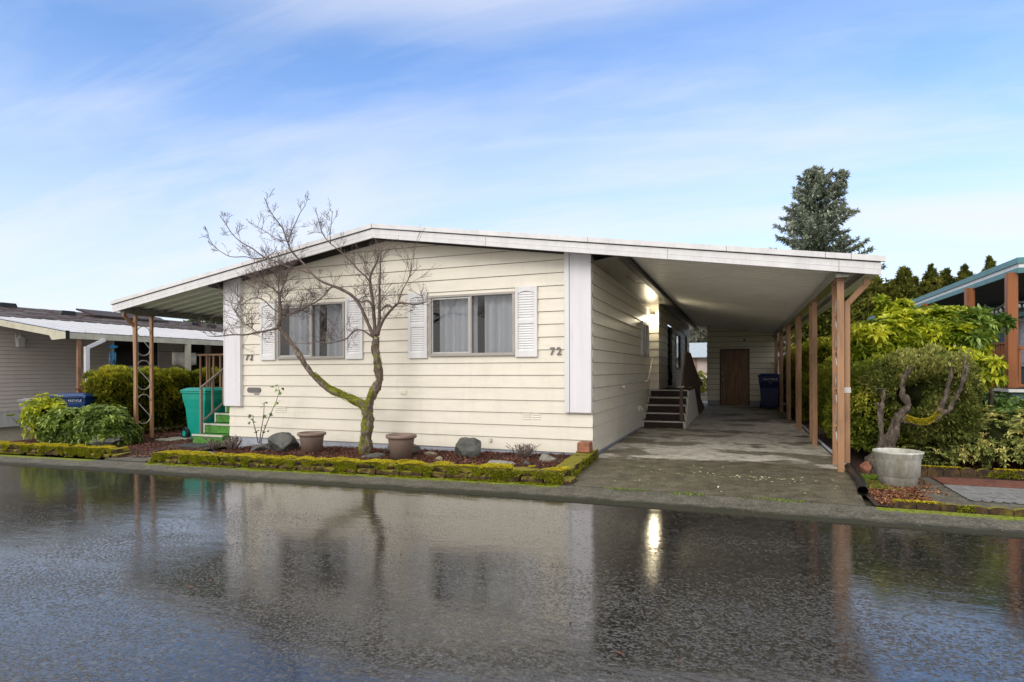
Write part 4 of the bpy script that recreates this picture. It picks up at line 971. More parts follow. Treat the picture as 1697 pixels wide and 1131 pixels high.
# ------------------------------------------------------------------ tubes with moss attribute
def limbmesh(name,limbs,m,parent,n=10,mossf=None,rough=.12):
    b=MB(); mo=[]
    for pts,rad in limbs:
        pts=[Vector(p) for p in pts]
        # resample smooth (catmull)
        Q=[];Rr=[]
        for i in range(len(pts)-1):
            p0=pts[max(i-1,0)];p1=pts[i];p2=pts[i+1];p3=pts[min(i+2,len(pts)-1)]
            ns=max(2,int((p2-p1).length/.05))
            for k in range(ns):
                t=k/ns; q=.5*((2*p1)+(-p0+p2)*t+(2*p0-5*p1+4*p2-p3)*t*t+(-p0+3*p1-3*p2+p3)*t**3); Q.append(q); Rr.append(rad[i]*(1-t)+rad[i+1]*t)
        Q.append(pts[-1]);Rr.append(rad[-1])
        s=len(b.v); 
        Rr=[r*(1+rough*1.6*noise.noise(q*6)) for r,q in zip(Rr,Q)]
        b.tube(Q,Rr,n)
        for i in range(s,len(b.v)):
            q=Vector(b.v[i]); c=Q[(i-s)//n]; dr=(q-c); rr=dr.length
            dr=dr*(1+rough*1.3*noise.noise(q*14)+rough*noise.noise(q*35)); b.v[i]=tuple(c+dr)
            up=(dr.z/max(rr,1e-6)); mo.append(mossf(c,up,dr) if mossf else 0)
    me=bpy.data.meshes.new(name); me.from_pydata(b.v,[],b.f)
    a=me.attributes.new('moss','FLOAT','POINT'); a.data.foreach_set('value',np.array(mo,np.float32))
    return finish(me,name,m,parent,True,None)

# ------------------------------------------------------------------ the bare tree (limb lines surveyed on depth planes in front of the house)
bt=thing('bare_tree','leafless small tree with two mossy trunks in front of the cream house','tree',(-5.75,7.95,g(-5.75)))
def T(u,v,y): return at(u,v,'Y',y)
def limb(pts,r0,r1,y0,y1):
    n=len(pts); return ([T(u,v,y0+(y1-y0)*i/(n-1)) for i,(u,v) in enumerate(pts)],[r0+(r1-r0)*(i/(n-1))**.8 for i in range(n)])
LB={}
LB['trunk']=([T(606,762,7.95),T(605,748,7.95),T(607,720,7.95),T(610,695,7.95),T(607,674,7.95)],[.125,.10,.086,.082,.076])
LB['left']=limb([(607,674),(588,664),(566,654),(545,645),(531,633),(516,618),(503,600),(492,582),(477,561),(461,541)],.068,.033,7.95,7.70)
LB['right']=limb([(608,690),(612,668),(619,651),(628,632),(627,608),(623,587),(622,570),(624,558)],.072,.052,7.95,7.92)
LB['A']=limb([(622,562),(617,553),(608,532),(596,506),(583,490),(564,479),(551,474),(532,466),(516,453),(503,437),(484,418),(476,400),(468,378),(458,365),(447,349),(438,328)],.036,.006,7.92,7.55)
LB['A2']=limb([(516,453),(498,448),(476,442),(458,434),(437,426),(418,412),(400,402),(385,388),(373,370),(364,357)],.018,.005,7.72,7.45)
LB['A3']=limb([(437,428),(420,429),(408,426),(384,426),(370,420),(360,413),(350,402),(344,389)],.010,.004,7.6,7.4)
LB['A4']=limb([(484,418),(478,404),(481,389),(492,365),(498,352),(506,341)],.010,.004,7.6,7.5)
LB['A5']=limb([(551,475),(545,480),(532,495),(506,511),(488,520),(470,525)],.016,.006,7.76,7.6)
LB['A6']=limb([(476,400),(462,398),(446,388),(430,378),(412,368)],.008,.004,7.58,7.45)
LB['B']=limb([(614,470),(606,458),(596,450),(585,437),(574,426),(559,413),(543,400),(535,388),(532,381),(528,366),(524,349)],.016,.004,7.92,7.7)
LB['B2']=limb([(548,404),(547,390),(549,372),(551,350)],.007,.004,7.74,7.7)
LB['C']=limb([(624,556),(622,553),(620,527),(618,500),(614,474),(614,458),(619,445),(624,436),(628,424)],.038,.012,7.92,7.95)
LB['D']=limb([(625,556),(628,535),(629,521),(629,500),(629,479),(630,450),(631,426)],.034,.010,7.92,7.78)
LB['E']=limb([(626,556),(629,545),(636,529),(644,519),(651,511),(660,503),(673,503),(686,505),(699,503),(708,500)],.034,.006,7.92,7.6)
LB['E2']=limb([(651,512),(645,506),(638,508),(632,515)],.02,.012,7.8,7.85)
LB['E3']=limb([(660,503),(665,485),(672,472),(678,460),(681,446)],.012,.004,7.75,7.6)
LB['F']=limb([(622,562),(612,555),(601,548),(588,548),(575,561),(562,566),(551,568),(536,568),(522,567),(508,570),(495,569)],.018,.005,7.92,7.5)
LB['G']=limb([(620,512),(612,500),(605,499),(598,501),(585,490),(572,484)],.020,.008,7.92,7.75)
LB['H']=limb([(461,541),(459,544),(440,549),(426,551),(408,555),(390,555),(376,556),(360,558),(344,557)],.024,.006,7.70,7.4)
LB['I']=limb([(461,541),(464,532),(465,518),(464,506),(463,494),(462,487)],.034,.024,7.70,7.72)
LB['I2']=limb([(462,488),(455,480),(444,474),(432,466),(418,458),(404,452)],.012,.004,7.72,7.5)
LB['I3']=limb([(463,490),(468,478),(474,465),(478,450),(482,436)],.012,.004,7.72,7.6)
LB['I4']=limb([(465,520),(452,512),(440,500),(428,494),(412,497),(398,508),(386,514)],.012,.004,7.71,7.45)
LB['I5']=limb([(462,488),(462,470),(464,456),(463,444)],.014,.005,7.72,7.76)
LB['I6']=limb([(464,530),(478,522),(494,514),(512,506),(524,494)],.012,.004,7.70,7.55)
LB['H2']=limb([(426,551),(414,542),(402,534),(392,520),(388,508)],.009,.004,7.58,7.45)
def mossf(c,up,dr):
    z=c.z; m=.0
    if z<1.0: m=.55+.35*up+(.25 if dr.x<0 else -.12)
    elif z<1.75: m=.30+.5*up
    else: m=-.3
    if 1.85<z<2.02 and -5.9<c.x<-5.2: m=.75
    if c.x<-6.55 and z>1.0: m=-.5
    return m
main=[LB[k] for k in ('trunk','left','right')]
limbmesh('trunk',main,M['bark'],bt,14,mossf,.2)
limbmesh('branches',[LB[k] for k in LB if k not in('trunk','left','right')],M['twig'],bt,6,None,.1)
# moss tufts on the trunk
P=[];D=[]
for k,(pts,rad) in ((k,LB[k]) for k in ('trunk','left','right')):
    for i in range(len(pts)-1):
        a=Vector(pts[i]);b_=Vector(pts[i+1]); ax=(b_-a).normalized(); s1=ax.cross(Vector((0,1,.2))).normalized(); s2=ax.cross(s1)
        for q in range(int((b_-a).length*2600)):
            t=random.random(); c=a.lerp(b_,t); r=rad[i]*(1-t)+rad[i+1]*t; th=random.random()*2*PI; d=s1*math.cos(th)+s2*math.sin(th)
            if mossf(c,d.z,d)+.9*noise.noise(c*6+d*.6)>.42: P.append(c+d*r*1.0); D.append(d+Vector((0,0,.3))+Vector(rdir(1)[0])*.5)
if P: leaves('moss',np.array(P),np.array(D),.017,.010,M['mossgreen'],bt,None,.2,.1)
tw=MB()
def twig(p,d,L_,r,lev,rn):
    pts=[p]; n=4 if lev else 5; dd=d.normalized()
    curl=Vector((rn.gauss(0,1),rn.gauss(0,1),rn.gauss(0,.6)))*.22
    for i in range(n):
        dd=(dd+curl*.5+Vector((0,0,.10))+Vector((rn.gauss(0,1),rn.gauss(0,1),rn.gauss(0,1)))*.12).normalized(); q=pts[-1]+dd*L_/n
        if q.y>8.1: q.y=8.1; dd.y=-abs(dd.y)
        pts.append(q)
    tw.tube(pts,[r*(1-.55*i/n) for i in range(n+1)],3,cap=False)
    # bud
    tip=pts[-1]; tw.tube([tip-dd*.008,tip+dd*.004,tip+dd*.016],[r*.6,r*1.5,r*.3],3,cap=False)
    if lev<2:
        for k in range(rn.randint(2,3 if lev else 4)):
            i=rn.randint(1,n-1); s=Vector((rn.gauss(0,1),rn.gauss(0,.7),rn.gauss(0,1))); nd=((pts[i+1]-pts[i]).normalized()+s.normalized()*.8+Vector((0,0,.2)))
            twig(pts[i],nd,L_*rn.uniform(.4,.7),r*.78,lev+1,rn)
rn=random.Random(5)
dens={'A':30,'A2':28,'A3':16,'A4':12,'A5':26,'A6':14,'B':30,'B2':7,'C':30,'D':26,'E':20,'E3':14,'F':22,'G':12,'H':30,'I':28,'I2':32,'I3':28,'I4':32,'I5':28,'I6':32,'H2':22}
for k,nn_ in dens.items():
    pts,rad=LB[k]; 
    for q in range(int(nn_*.78)):
        f=rn.uniform(.12 if k in('A','C','D','E') else 0.05,1)*(len(pts)-1); i=min(int(f),len(pts)-2); t=f-i
        p=Vector(pts[i]).lerp(Vector(pts[i+1]),t); ax=(Vector(pts[i+1])-Vector(pts[i])).normalized()
        s=Vector((rn.gauss(0,1),rn.gauss(0,.6),rn.gauss(0,1))).normalized()
        upb=1.5 if (k in('C','D','E3','I5') and rn.random()<.55) else (.15 if k in ('A3','A2','H') else .35)
        if k in('F','H','I4') and rn.random()<.4: upb=-.3
        twig(p,ax*.5+s*.8+Vector((0,0,upb)),(1-.55*(f/(len(pts)-1) if k in('A','A2','A3','A4','A6','B','B2') else 0))*rn.uniform(.16,.42)*(1.15 if upb>1 else 1),.0038,0,rn)
tw.build('twigs',M['twig'],bt,fix=False)

# ------------------------------------------------------------------ cut-back rose stalks and dead shrub
rs=thing('rose_bush','thin canes with a few green leaves beside the left corner of the cream house','plant',(-8.45,8.1,g(-8.4)))
cn=MB(); canes=[[(432,735),(437,715),(447,690),(458,665),(463,648),(461,640)],[(428,735),(424,715),(420,700),(419,688)],[(430,735),(433,712),(437,690),(438,668)]]
lp=[];ld=[]
for c_ in canes:
    pts=[T(u,v,8.15) for u,v in c_]; cn.tube(pts,[.009-.0012*i for i in range(len(pts))],5)
    for i in range(1,len(pts)):
        for k in range(3): lp.append(np.array(pts[i])+rng.normal(size=3)*.03); ld.append(rng.normal(size=3)+np.array([0,-.3,-.2]))
cn.build('cane',M['trunk'],rs); leaves('leaves',np.array(lp),np.array(ld),.085,.062,M['strap'],rs,None,.15,.2)
def stalks(name,label,cat,x,y,n,h,spread,seed,thick=.011):
    rn=random.Random(seed); b=MB(); z=g(x)+.0
    for i in range(n):
        a=rn.random()*2*PI; rr=rn.random()*spread*.3; p=Vector((x+rr*math.cos(a),y+rr*math.sin(a),z)); l=h*rn.uniform(.6,1); q=p+Vector((math.cos(a)*spread*rn.random(),math.sin(a)*spread*.5*rn.random(),l))
        m=p.lerp(q,.5)+Vector((rn.gauss(0,.02),rn.gauss(0,.02),0)); b.tube([p,m,q],[thick,thick*.8,thick*.6],5)
        for k in range(2):
            s=m.lerp(q,rn.random()); e=s+Vector((rn.gauss(0,.05),rn.gauss(0,.04),.05)); b.tube([s,e],[thick*.6,thick*.4],4)
    o=b.build(name,M['twig'],loc=(x,y,z),smooth=True); tag(o,label,cat)
stalks('cut_stalks','clump of cut-back bare brown stalks at the foot of the leafy canes','plant',-8.35,7.85,26,.24,.20,1,.014)
stalks('cut_stalks','clump of cut-back bare brown stalks nearest the green steps','plant',-8.85,7.90,14,.22,.14,2,.012)
stalks('dead_shrub','small dead brown shrub against the foundation near the red brick','shrub',-2.98,8.15,46,.23,.24,3,.006)

# ------------------------------------------------------------------ vegetation
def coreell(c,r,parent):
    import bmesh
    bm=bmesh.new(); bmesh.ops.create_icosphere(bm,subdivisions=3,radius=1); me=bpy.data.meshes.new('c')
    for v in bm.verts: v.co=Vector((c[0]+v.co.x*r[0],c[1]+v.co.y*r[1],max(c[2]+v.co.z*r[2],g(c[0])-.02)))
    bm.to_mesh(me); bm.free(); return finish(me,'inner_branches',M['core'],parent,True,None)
def hedge(name,label,lo,hi,n,m,size=.07,faces='xyXYZ',nz=.10,k=5,inset=.20,rnd_=.22,upb=.25,depth=.22):
    t=thing(name,label,'hedge',((lo[0]+hi[0])/2,(lo[1]+hi[1])/2,lo[2]))
    P,N,v=boxshell(n,lo,hi,faces,rnd_,nz,depth)
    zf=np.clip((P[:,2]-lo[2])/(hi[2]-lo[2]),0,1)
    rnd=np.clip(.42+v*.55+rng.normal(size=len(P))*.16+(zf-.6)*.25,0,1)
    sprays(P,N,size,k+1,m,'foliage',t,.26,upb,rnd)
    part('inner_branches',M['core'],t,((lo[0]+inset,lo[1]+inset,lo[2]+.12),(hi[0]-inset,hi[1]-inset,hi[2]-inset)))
    tk=MB()
    for i in range(max(2,int((hi[1]-lo[1])/.8))):
        y=lo[1]+.4+i*.8; 
        if y<hi[1]: tk.tube([((lo[0]+hi[0])/2,y,lo[2]-.05),((lo[0]+hi[0])/2+.03,y,lo[2]+.5)],[.035,.03],6)
    tk.build('trunk',M['trunk'],t)
    return t
hedge('hedge','clipped green hedge between the grey house and the cream house',(-13.75,8.75,g(-13.4)+.02),(-13.0,15.5,1.30),15000,M['hedgeleft'],.085,'xyXZ',.10,5,.18,.16,.55)
hedge('hedge','second low hedge across the gap behind the teal bin',(-13.0,13.2,-.15),(-9.3,14.0,1.12),5000,M['hedgeleft'],.085,'yXZ',.10,5,.18,.16,.55)
hedge('hedge','tall clipped arborvitae hedge beside the carport posts',(1.46,9.25,.08),(2.75,13.6,1.42),26000,M['coniferleaf'],.062,'xyXZ',.10,5,.20,.30,.3)
hedge('hedge','taller bright green hedge seen between the far carport posts',(1.55,15.2,.0),(3.2,24.5,1.95),11000,M['hedgeleft'],.10,'xyZ',.14,5,.25,.4,.4)
# gnarled juniper
jt=thing('juniper_tree','gnarled juniper with twisted bare trunk and moss yellow limb behind the white tub','tree',(1.5,8.75,0))
def TJ(u,v,y): return at(u,v,'Y',y)
jl=[([TJ(1432,800,8.75),TJ(1447,772,8.75),TJ(1462,748,8.72),TJ(1478,725,8.68),TJ(1488,705,8.66)],[.14,.12,.10,.085,.055]),
 ([TJ(1468,745,8.70),TJ(1486,710,8.65),TJ(1500,680,8.62),TJ(1504,668,8.6),TJ(1495,655,8.6),TJ(1494,640,8.6),TJ(1499,625,8.6),TJ(1508,612,8.62),TJ(1517,608,8.65)],[.075,.055,.045,.042,.036,.034,.034,.032,.018]),
 ([TJ(1466,748,8.72),TJ(1462,725,8.7),TJ(1459,700,8.7),TJ(1461,675,8.7),TJ(1465,655,8.72),TJ(1467,646,8.74)],[.045,.036,.033,.03,.027,.022]),
 ([TJ(1460,700,8.7),TJ(1456,690,8.7),TJ(1455,668,8.7)],[.02,.016,.012]),
 ([TJ(1475,720,8.7),TJ(1483,697,8.7),TJ(1486,684,8.7)],[.05,.04,.03]),
 ([TJ(1495,700,8.64),TJ(1502,696,8.6),TJ(1512,700,8.55),TJ(1524,703,8.5),TJ(1536,702,8.5),TJ(1547,696,8.5),TJ(1556,684,8.5),TJ(1562,668,8.5),TJ(1569,650,8.5),TJ(1575,630,8.5),TJ(1577,605,8.55),TJ(1578,585,8.6)],[.05,.058,.056,.054,.05,.05,.046,.042,.034,.028,.024,.018]),
 ([TJ(1552,690,8.5),TJ(1563,684,8.48),TJ(1575,677,8.46),TJ(1585,660,8.44),TJ(1592,645,8.42),TJ(1598,625,8.42),TJ(1600,605,8.42),TJ(1597,590,8.45)],[.042,.04,.036,.033,.03,.027,.022,.016]),
 ([TJ(1440,795,8.7),TJ(1425,808,8.6),TJ(1412,818,8.5)],[.08,.06,.03])]
def mj(c,up,dr):
    return .62+.4*up if (c.x>1.95 and c.z<.75 and c.z>.3 and c.x<2.42) else -.6
rj=random.Random(9); jj=[]
for pts,rad in jl:
    q=[]; r2=[]
    for i in range(len(pts)-1):
        a=Vector(pts[i]); b_=Vector(pts[i+1]); q.append(a); r2.append(rad[i]*rj.uniform(.72,1.0))
        m_=a.lerp(b_,.5)+Vector((rj.gauss(0,.008),rj.gauss(0,.008),rj.gauss(0,.008))); q.append(m_); r2.append((rad[i]+rad[i+1])/2*rj.uniform(.68,.95))
    q.append(Vector(pts[-1])); r2.append(rad[-1]*.6); jj.append((q,r2))
    # snapped side stubs and dead twigs
    if len(pts)>4:
        for k in range(5):
            i=rj.randint(2,len(pts)-1); a=Vector(pts[i]); d=Vector((rj.gauss(0,1),rj.gauss(0,.5)-.3,abs(rj.gauss(0,1)))).normalized(); l_=rj.uniform(.05,.16); jj.append(([a,a+d*l_*.5+Vector((0,0,.01)),a+d*l_],[.012,.007,.004]))
limbmesh('trunk',jj,M['gnarl'],jt,12,mj,.40)
P=[];D=[]
pts,rad=jl[5]
for i in range(0,6):
    a=Vector(pts[i]);b_=Vector(pts[i+1])
    for q in range(520):
        t=random.random(); c=a.lerp(b_,t); r=rad[i]; th=random.uniform(-1.7,1.7); d=Vector((0,-math.sin(th),math.cos(th))); P.append(c+d*r*.95); D.append(d+Vector(rdir(1)[0])*.5)
leaves('moss',np.array(P),np.array(D),.018,.011,M['moss'],jt,None,.2,.1)
_E=[ellshell(k_,c_,r_,-.9,.17,.3,3.0,i_) for i_,(k_,c_,r_) in enumerate([(6000,(2.08,9.32,1.12),(.46,.45,.36)),(6500,(2.47,9.28,1.14),(.42,.45,.40)),(4200,(2.60,9.2,.82),(.27,.4,.42)),(4500,(2.42,9.15,.72),(.42,.4,.32))])]
P,N,v=[np.concatenate([e[q] for e in _E]) for q in range(3)]
for (u_,v_,k_) in ((1577,600,60),(1597,598,55),(1585,622,30),(1512,605,35),(1540,598,40),(1606,630,30)):
    c_=TJ(u_,v_,8.6); P=np.concatenate([P,c_+rng.normal(size=(k_,3))*np.array([.07,.07,.06])]); N=np.concatenate([N,nrm(rng.normal(size=(k_,3))*.4+np.array([0,-.8,.5]))]); v=np.concatenate([v,rng.random(k_)*.5])
for (u_,v_,r_) in ((1513,660,.17),(1478,672,.13),(1530,640,.08)):
    k_=np.linalg.norm((P-TJ(u_,v_,8.85))*np.array([1,.35,1]),axis=1)>r_; P,N,v=P[k_],N[k_],v[k_]
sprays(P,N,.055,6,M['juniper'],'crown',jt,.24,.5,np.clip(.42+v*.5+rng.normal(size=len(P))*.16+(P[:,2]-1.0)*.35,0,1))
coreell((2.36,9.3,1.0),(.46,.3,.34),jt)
# big-leaved shrubs
def bigleaf(name,label,blobs,m,L_=.12,W_=.04,n=900,k=7,cat='shrub',deepm=None,trunk=None,spread=.8,nz=.16,depth=.3):
    c0=blobs[0]; t=thing(name,label,cat,(c0[0][0],c0[0][1],g(c0[0][0])))
    Ps=[];As=[];Vs=[]
    tot=sum(r[0]*r[2]+r[1]*r[2]+r[0]*r[1] for c,r in blobs)
    for i,(c,r) in enumerate(blobs):
        kk=int(n*(r[0]*r[2]+r[1]*r[2]+r[0]*r[1])/tot); P,N,v=ellshell(kk,c,r,-.75,nz,depth,2.6,i*3.3)
        Ps.append(P);As.append(nrm(N+np.array([0,0,.45])+rdir(len(P))*.25));Vs.append(v)
        coreell(c,[q*.62 for q in r],t)
    P=np.concatenate(Ps);A_=np.concatenate(As);v=np.concatenate(Vs)
    ok=P[:,2]>np.array([g(x) for x in P[:,0]])+.03; P,A_,v=P[ok],A_[ok],v[ok]
    LP,LD=whorl(P,A_,k,spread); base=np.tile(np.clip(.42+v*.5+rng.normal(size=len(P))*.2,0,1),k)
    ll=L_*(.7+.6*rng.random(len(LP)))
    leaves('foliage',LP,LD,ll,ll*(W_/L_),m,t,np.clip(base+rng.normal(size=len(base))*.08,0,1),.12,.25,.55)
    if trunk:
        b=MB()
        for q in trunk: b.tube(q[0],q[1],6)
        b.build('stem',M['trunk'],t,smooth=True)
    return t
bigleaf('rhododendron','rounded glossy green rhododendron beside the scroll post above the mossy wall',[((-11.9,7.95,.18),(.62,.50,.42)),((-12.55,7.75,.14),(.58,.5,.40)),((-11.45,7.95,.02),(.42,.42,.30)),((-12.2,8.2,.26),(.5,.45,.38))],M['rhodo'],.105,.034,1500,8)
lg=bigleaf('leggy_shrub','leggy pale green shrub with drooping leaves and bare side branch by the grey bin',[((-13.35,7.75,.50),(.34,.30,.26)),((-13.75,7.8,.32),(.25,.25,.16)),((-12.95,7.8,.45),(.3,.25,.22)),((-13.3,7.65,.18),(.26,.22,.20))],M['rhodobright'],.13,.044,230,7,deepm=None,nz=.3,depth=.5,
  trunk=[([(-13.0,7.8,g(-13)),(-13.2,7.75,.2),(-13.4,7.75,.5)],[.02,.016,.01]),([(-13.1,7.75,.0),(-13.7,7.7,.05),(-14.15,7.7,.25),(-14.35,7.7,.36)],[.016,.012,.008,.005])])
P=np.array([[-14.35,7.7,.38]]*3); LP,LD=whorl(P,np.array([[-.3,0,1.]]*3),6,.8); leaves('foliage',LP,LD,.10,.035,M['rhodobright'],lg)
# big yellow-green rhododendron tree on the right
cs=[(1455,560,10.6,.40),(1500,553,10.8,.46),(1555,556,10.8,.50),(1520,540,11.0,.36),(1585,572,10.6,.32),(1432,590,10.3,.34),(1600,598,10.4,.26),(1470,520,11.2,.17),(1495,508,11.2,.12),(1462,500,11.2,.08),(1575,535,10.9,.3)]
bl=[]
for u,v,y,r in cs: c=at(u,v,'Y',y); bl.append((tuple(c),(r,r,r*.72)))
rt_=bigleaf('rhododendron','large yellow green rhododendron rising behind the juniper next to the teal trimmed house',bl,M['rhodobright'],.125,.045,2100,8,nz=.34,depth=.6)
c1=at(1640,625,'Y',10.0); c2=at(1600,600,'Y',10.2)
bm_=[(tuple(c1),(.16,.14,.10)),(tuple(c2),(.3,.25,.2)),(tuple(at(1650,603,'Y',9.9)),(.05,.05,.04))]
for i,(c,r) in enumerate(bm_):
    P,N,v=ellshell((22,46,9)[i],c,r,-.9,.2,.4,3,i); LP,LD=whorl(P,nrm(N*.5+np.array([.3,-.3,.5])),7,.85); leaves('foliage',LP,LD,.15,.052,M['rhodobright'],rt_,None,.12,.4)
b=MB(); base=np.array([3.0,10.9,0.]);
for u,v in ((1450,560),(1500,545),(1560,560),(1600,590),(1640,625),(1610,575)):
    e=at(u,v,'Y',10.6); m_=(base+e)/2+np.array([0,0,.25]); b.tube([tuple(base),tuple(m_),tuple(e)],[.05,.03,.01],6)
b.build('trunk',M['trunk'],rt_,smooth=True)
dl=[(tuple(at(1585,533,'Y',10.9)),(.26,.25,.18)),(tuple(at(1608,550,'Y',10.6)),(.22,.22,.20)),(tuple(at(1600,580,'Y',10.6)),(.18,.18,.18)),(tuple(at(1657,535,'Y',10.6)),(.10,.10,.06)),(tuple(at(1622,520,'Y',10.5)),(.08,.08,.05))]
ds=bigleaf('rhododendron','deep green leafy shrub top between the yellow green one and the porch post',dl,M['rhododeep'],.15,.055,420,7,nz=.3,depth=.5,trunk=[([(3.4,10.7,0),(3.5,10.7,.9),tuple(at(1618,560,'Y',10.6))],[.04,.03,.012]),([tuple(at(1618,570,'Y',10.6)),tuple(at(1640,555,'Y',10.6)),tuple(at(1655,535,'Y',10.6))],[.014,.01,.006])])
# pieris / azalea thicket
pl=[((2.55,9.35,.28),(.50,.42,.24)),((3.1,9.45,.38),(.55,.45,.32)),((3.7,9.6,.38),(.6,.5,.34)),((4.4,9.7,.40),(.6,.5,.36)),((2.25,9.05,.16),(.35,.28,.14)),((3.3,9.15,.22),(.55,.3,.2)),((4.1,9.2,.25),(.55,.3,.22)),((5.0,9.6,.4),(.6,.5,.35))]
bigleaf('azalea','spreading yellow green azalea thicket with dark gaps behind the scalloped edging',pl,M['pieris'],.058,.024,2600,7,nz=.28,depth=.55,spread=.75)
P=np.column_stack([rng.uniform(3.2,6,60),rng.uniform(10.2,11.2,60),rng.uniform(.42,.72,60)]); LP,LD=whorl(P,np.tile([0,0,1.],(60,1)),11,.75)
sp=thing('leafy_perennial','pale green strap-leaved perennials between the azalea and the teal house','plant',(4.3,10.7,0)); leaves('foliage',LP,LD,.30,.045,M['strap'],sp,None,.15,.35); coreell((4.6,10.7,.15),(1.5,.5,.35),sp)
b=MB(); b.tube([(4.3,10.7,-.03),(4.3,10.7,.3)],.02,5); b.build('stem',M['trunk'],sp)
bigleaf('evergreen_shrub','dark green rounded shrub under the teal house porch',[((3.5,11.3,.55),(.7,.5,.42)),((4.2,11.5,.5),(.6,.45,.35))],M['rhododeep'],.10,.04,700,7)
# grass patches on the right
P=np.column_stack([rng.uniform(1.28,1.62,1600),rng.uniform(7.35,8.3,1600),np.full(1600,-.02)]); P=P[vnoise(P,4)>-.15]
o=leaves('grass',P,rdir(len(P))*.6+np.array([0,0,1.]),.05,.008,M['grass']); o['kind']='stuff'
P=np.column_stack([rng.uniform(1.55,1.98,1500),rng.uniform(6.9,7.5,1500),np.full(1500,-.02)]); P=P[vnoise(P,4,3)>.0]
o=leaves('ground_cover',P,rdir(len(P))*.8+np.array([0,0,.8]),.03,.012,M['strap']); o['kind']='stuff'
for i,(x,y,l_) in enumerate([(-14.6,7.35,'small weed growing beside the grey bin near the street'),(-13.9,7.25,'small weed behind the left end of the short mossy wall')]):
    P=np.array([[x,y,g(x)]])+rng.normal(size=(60,3))*np.array([.12,.06,0]); o=leaves('weed',P,rdir(60)*.8+np.array([0,0,1.]),.12,.03,M['strap'],loc=(x,y,g(x))); tag(o,l_,'plant')

# scalloped edging, mats
def scallop(name,label,x0,x1,y,m,n,zt_):
    b=MB(); w=(x1-x0)/n
    for i in range(n):
        xa=x0+i*w; poly=[(xa+.004,-.03)]+[(xa+w/2-(w/2-.004)*math.cos(PI*k/8), zt_*(.55+.45*math.sin(PI*k/8))) for k in range(9)]+[(xa+w-.004,-.03)]
        b.prism(poly,'Y',y-.03,y+.03)
    t=b.build(name,m,loc=(x0,y,0)); tag(t,label,'edging')
    k=int(1500*(x1-x0)); P=np.column_stack([rng.uniform(x0,x1,k),y+rng.uniform(-.03,.03,k),np.full(k,zt_*.93)]); P=P[vnoise(P,2.5,y)>-.1]
    leaves('moss',P,rdir(len(P))*.6+np.array([0,-.4,.6]),.02,.012,M['moss'],t)
    k=int(1500*(x1-x0)); P=np.column_stack([rng.uniform(x0,x1,k),np.full(k,y-.04),rng.uniform(0,zt_*.9,k)]); P=P[vnoise(P,4,y+4)>.1]
    leaves('moss',P,rdir(len(P))*.6+np.array([0,-.7,.4]),.02,.012,M['mossgreen'],t)
scallop('garden_edging','scalloped mossy edging along the street in front of the white tub',1.36,5.4,6.50,M['block'],22,.055)
scallop('garden_edging','straight mossy scalloped edging in front of the azalea thicket',2.0,6.0,8.62,M['block'],24,.10)
def gridmat(name,label,x0,x1,y0,y1,m,step):
    b=MB(); z=.012
    y=y0
    while y<y1: b.box((x0,y,z),(x1,y+step*.45,z+.014)); y+=step
    x=x0
    while x<x1: b.box((x,y0,z-.004),(x+step*.3,y1,z+.010)); x+=step
    o=b.build(name,m,loc=(x0,y0,z)); tag(o,label,'mat')
gridmat('grid_mat','reddish ribbed mat on the concrete path by the azalea edging',2.12,4.6,7.80,8.28,M['redmat'],.085)
gridmat('grid_mat','grey open grid mat on the path beside the reddish mat',2.10,4.4,6.95,7.74,M['greymat'],.085)

# ------------------------------------------------------------------ trees behind
def conifer(name,label,u,vt,D,h_vis,r,group,seed,n=2600,m='cypress',shape=.75,size=.17):
    top=atd(u,vt,D); x,y,zt_=top; t=thing(name,label,'tree',(x,y,-.06),0,group)
    rs=np.random.default_rng(seed); zs=rs.random(n)**.8; z=zt_-zs*(zt_-.3); rad=r*np.minimum(1,(zs*zt_/2.3)**(shape+.12))*(1+.0*zs)
    th=rs.random(n)*2*PI; P=np.column_stack([x+rad*np.cos(th),y+rad*np.sin(th),z]); v=vnoise(P,1.6,seed); v2=vnoise(P,4,seed)
    N=np.column_stack([np.cos(th),np.sin(th),np.full(n,.8)]); P+=nrm(N)*((v*.28+v2*.14-rs.random(n)*.18)*r)[:,None]
    sprays(P,N,size,4,M[m],'crown',t,.42,1.0,np.clip(.45+v*.6+v2*.3+rs.normal(size=n)*.12,0,1))
    b=MB(); b.tube([(x,y,-.06),(x,y,zt_*.5),(x,y,zt_-.25)],[.12,.08,.015],7); b.build('trunk',M['trunk'],t)
    b=MB(); pr=[(r*.72,.3),(r*.66,zt_-2.4),(r*.40,zt_-1.4),(.01,zt_-.6)]; b.lathe((x,y,0),pr,10); b.build('inner_branches',M['core'],t,smooth=True)
names=['broad dark cypress nearest the carport roof end','short cypress just right of the broad one','pointed dark cypress, third from the carport roof','small low cypress tip between two taller ones','tall pointed cypress above the yellow green shrub','full rounded cypress beside the tall pointed one','slim cypress just left of where the teal roof edge rises','lone cypress tip above the teal roof edge']
cy=[(1440,458,1.25),(1480,465,.62),(1498,446,.78),(1517,462,.55),(1542,442,.80),(1569,446,.92),(1599,439,.72),(1639,426,.72)]
for i,((u,v,r),l_) in enumerate(zip(cy,names)): conifer('cypress',l_,u,v,24+(i%2)*.8,3,r,'row of cypresses beyond the right hand gardens',20+i,6500 if r>1 else 4600,size=.15)
conifer('cypress','short brown green cypress between the broad and the pointed ones',1457,470,25,3,.65,'row of cypresses beyond the right hand gardens',40,1500)
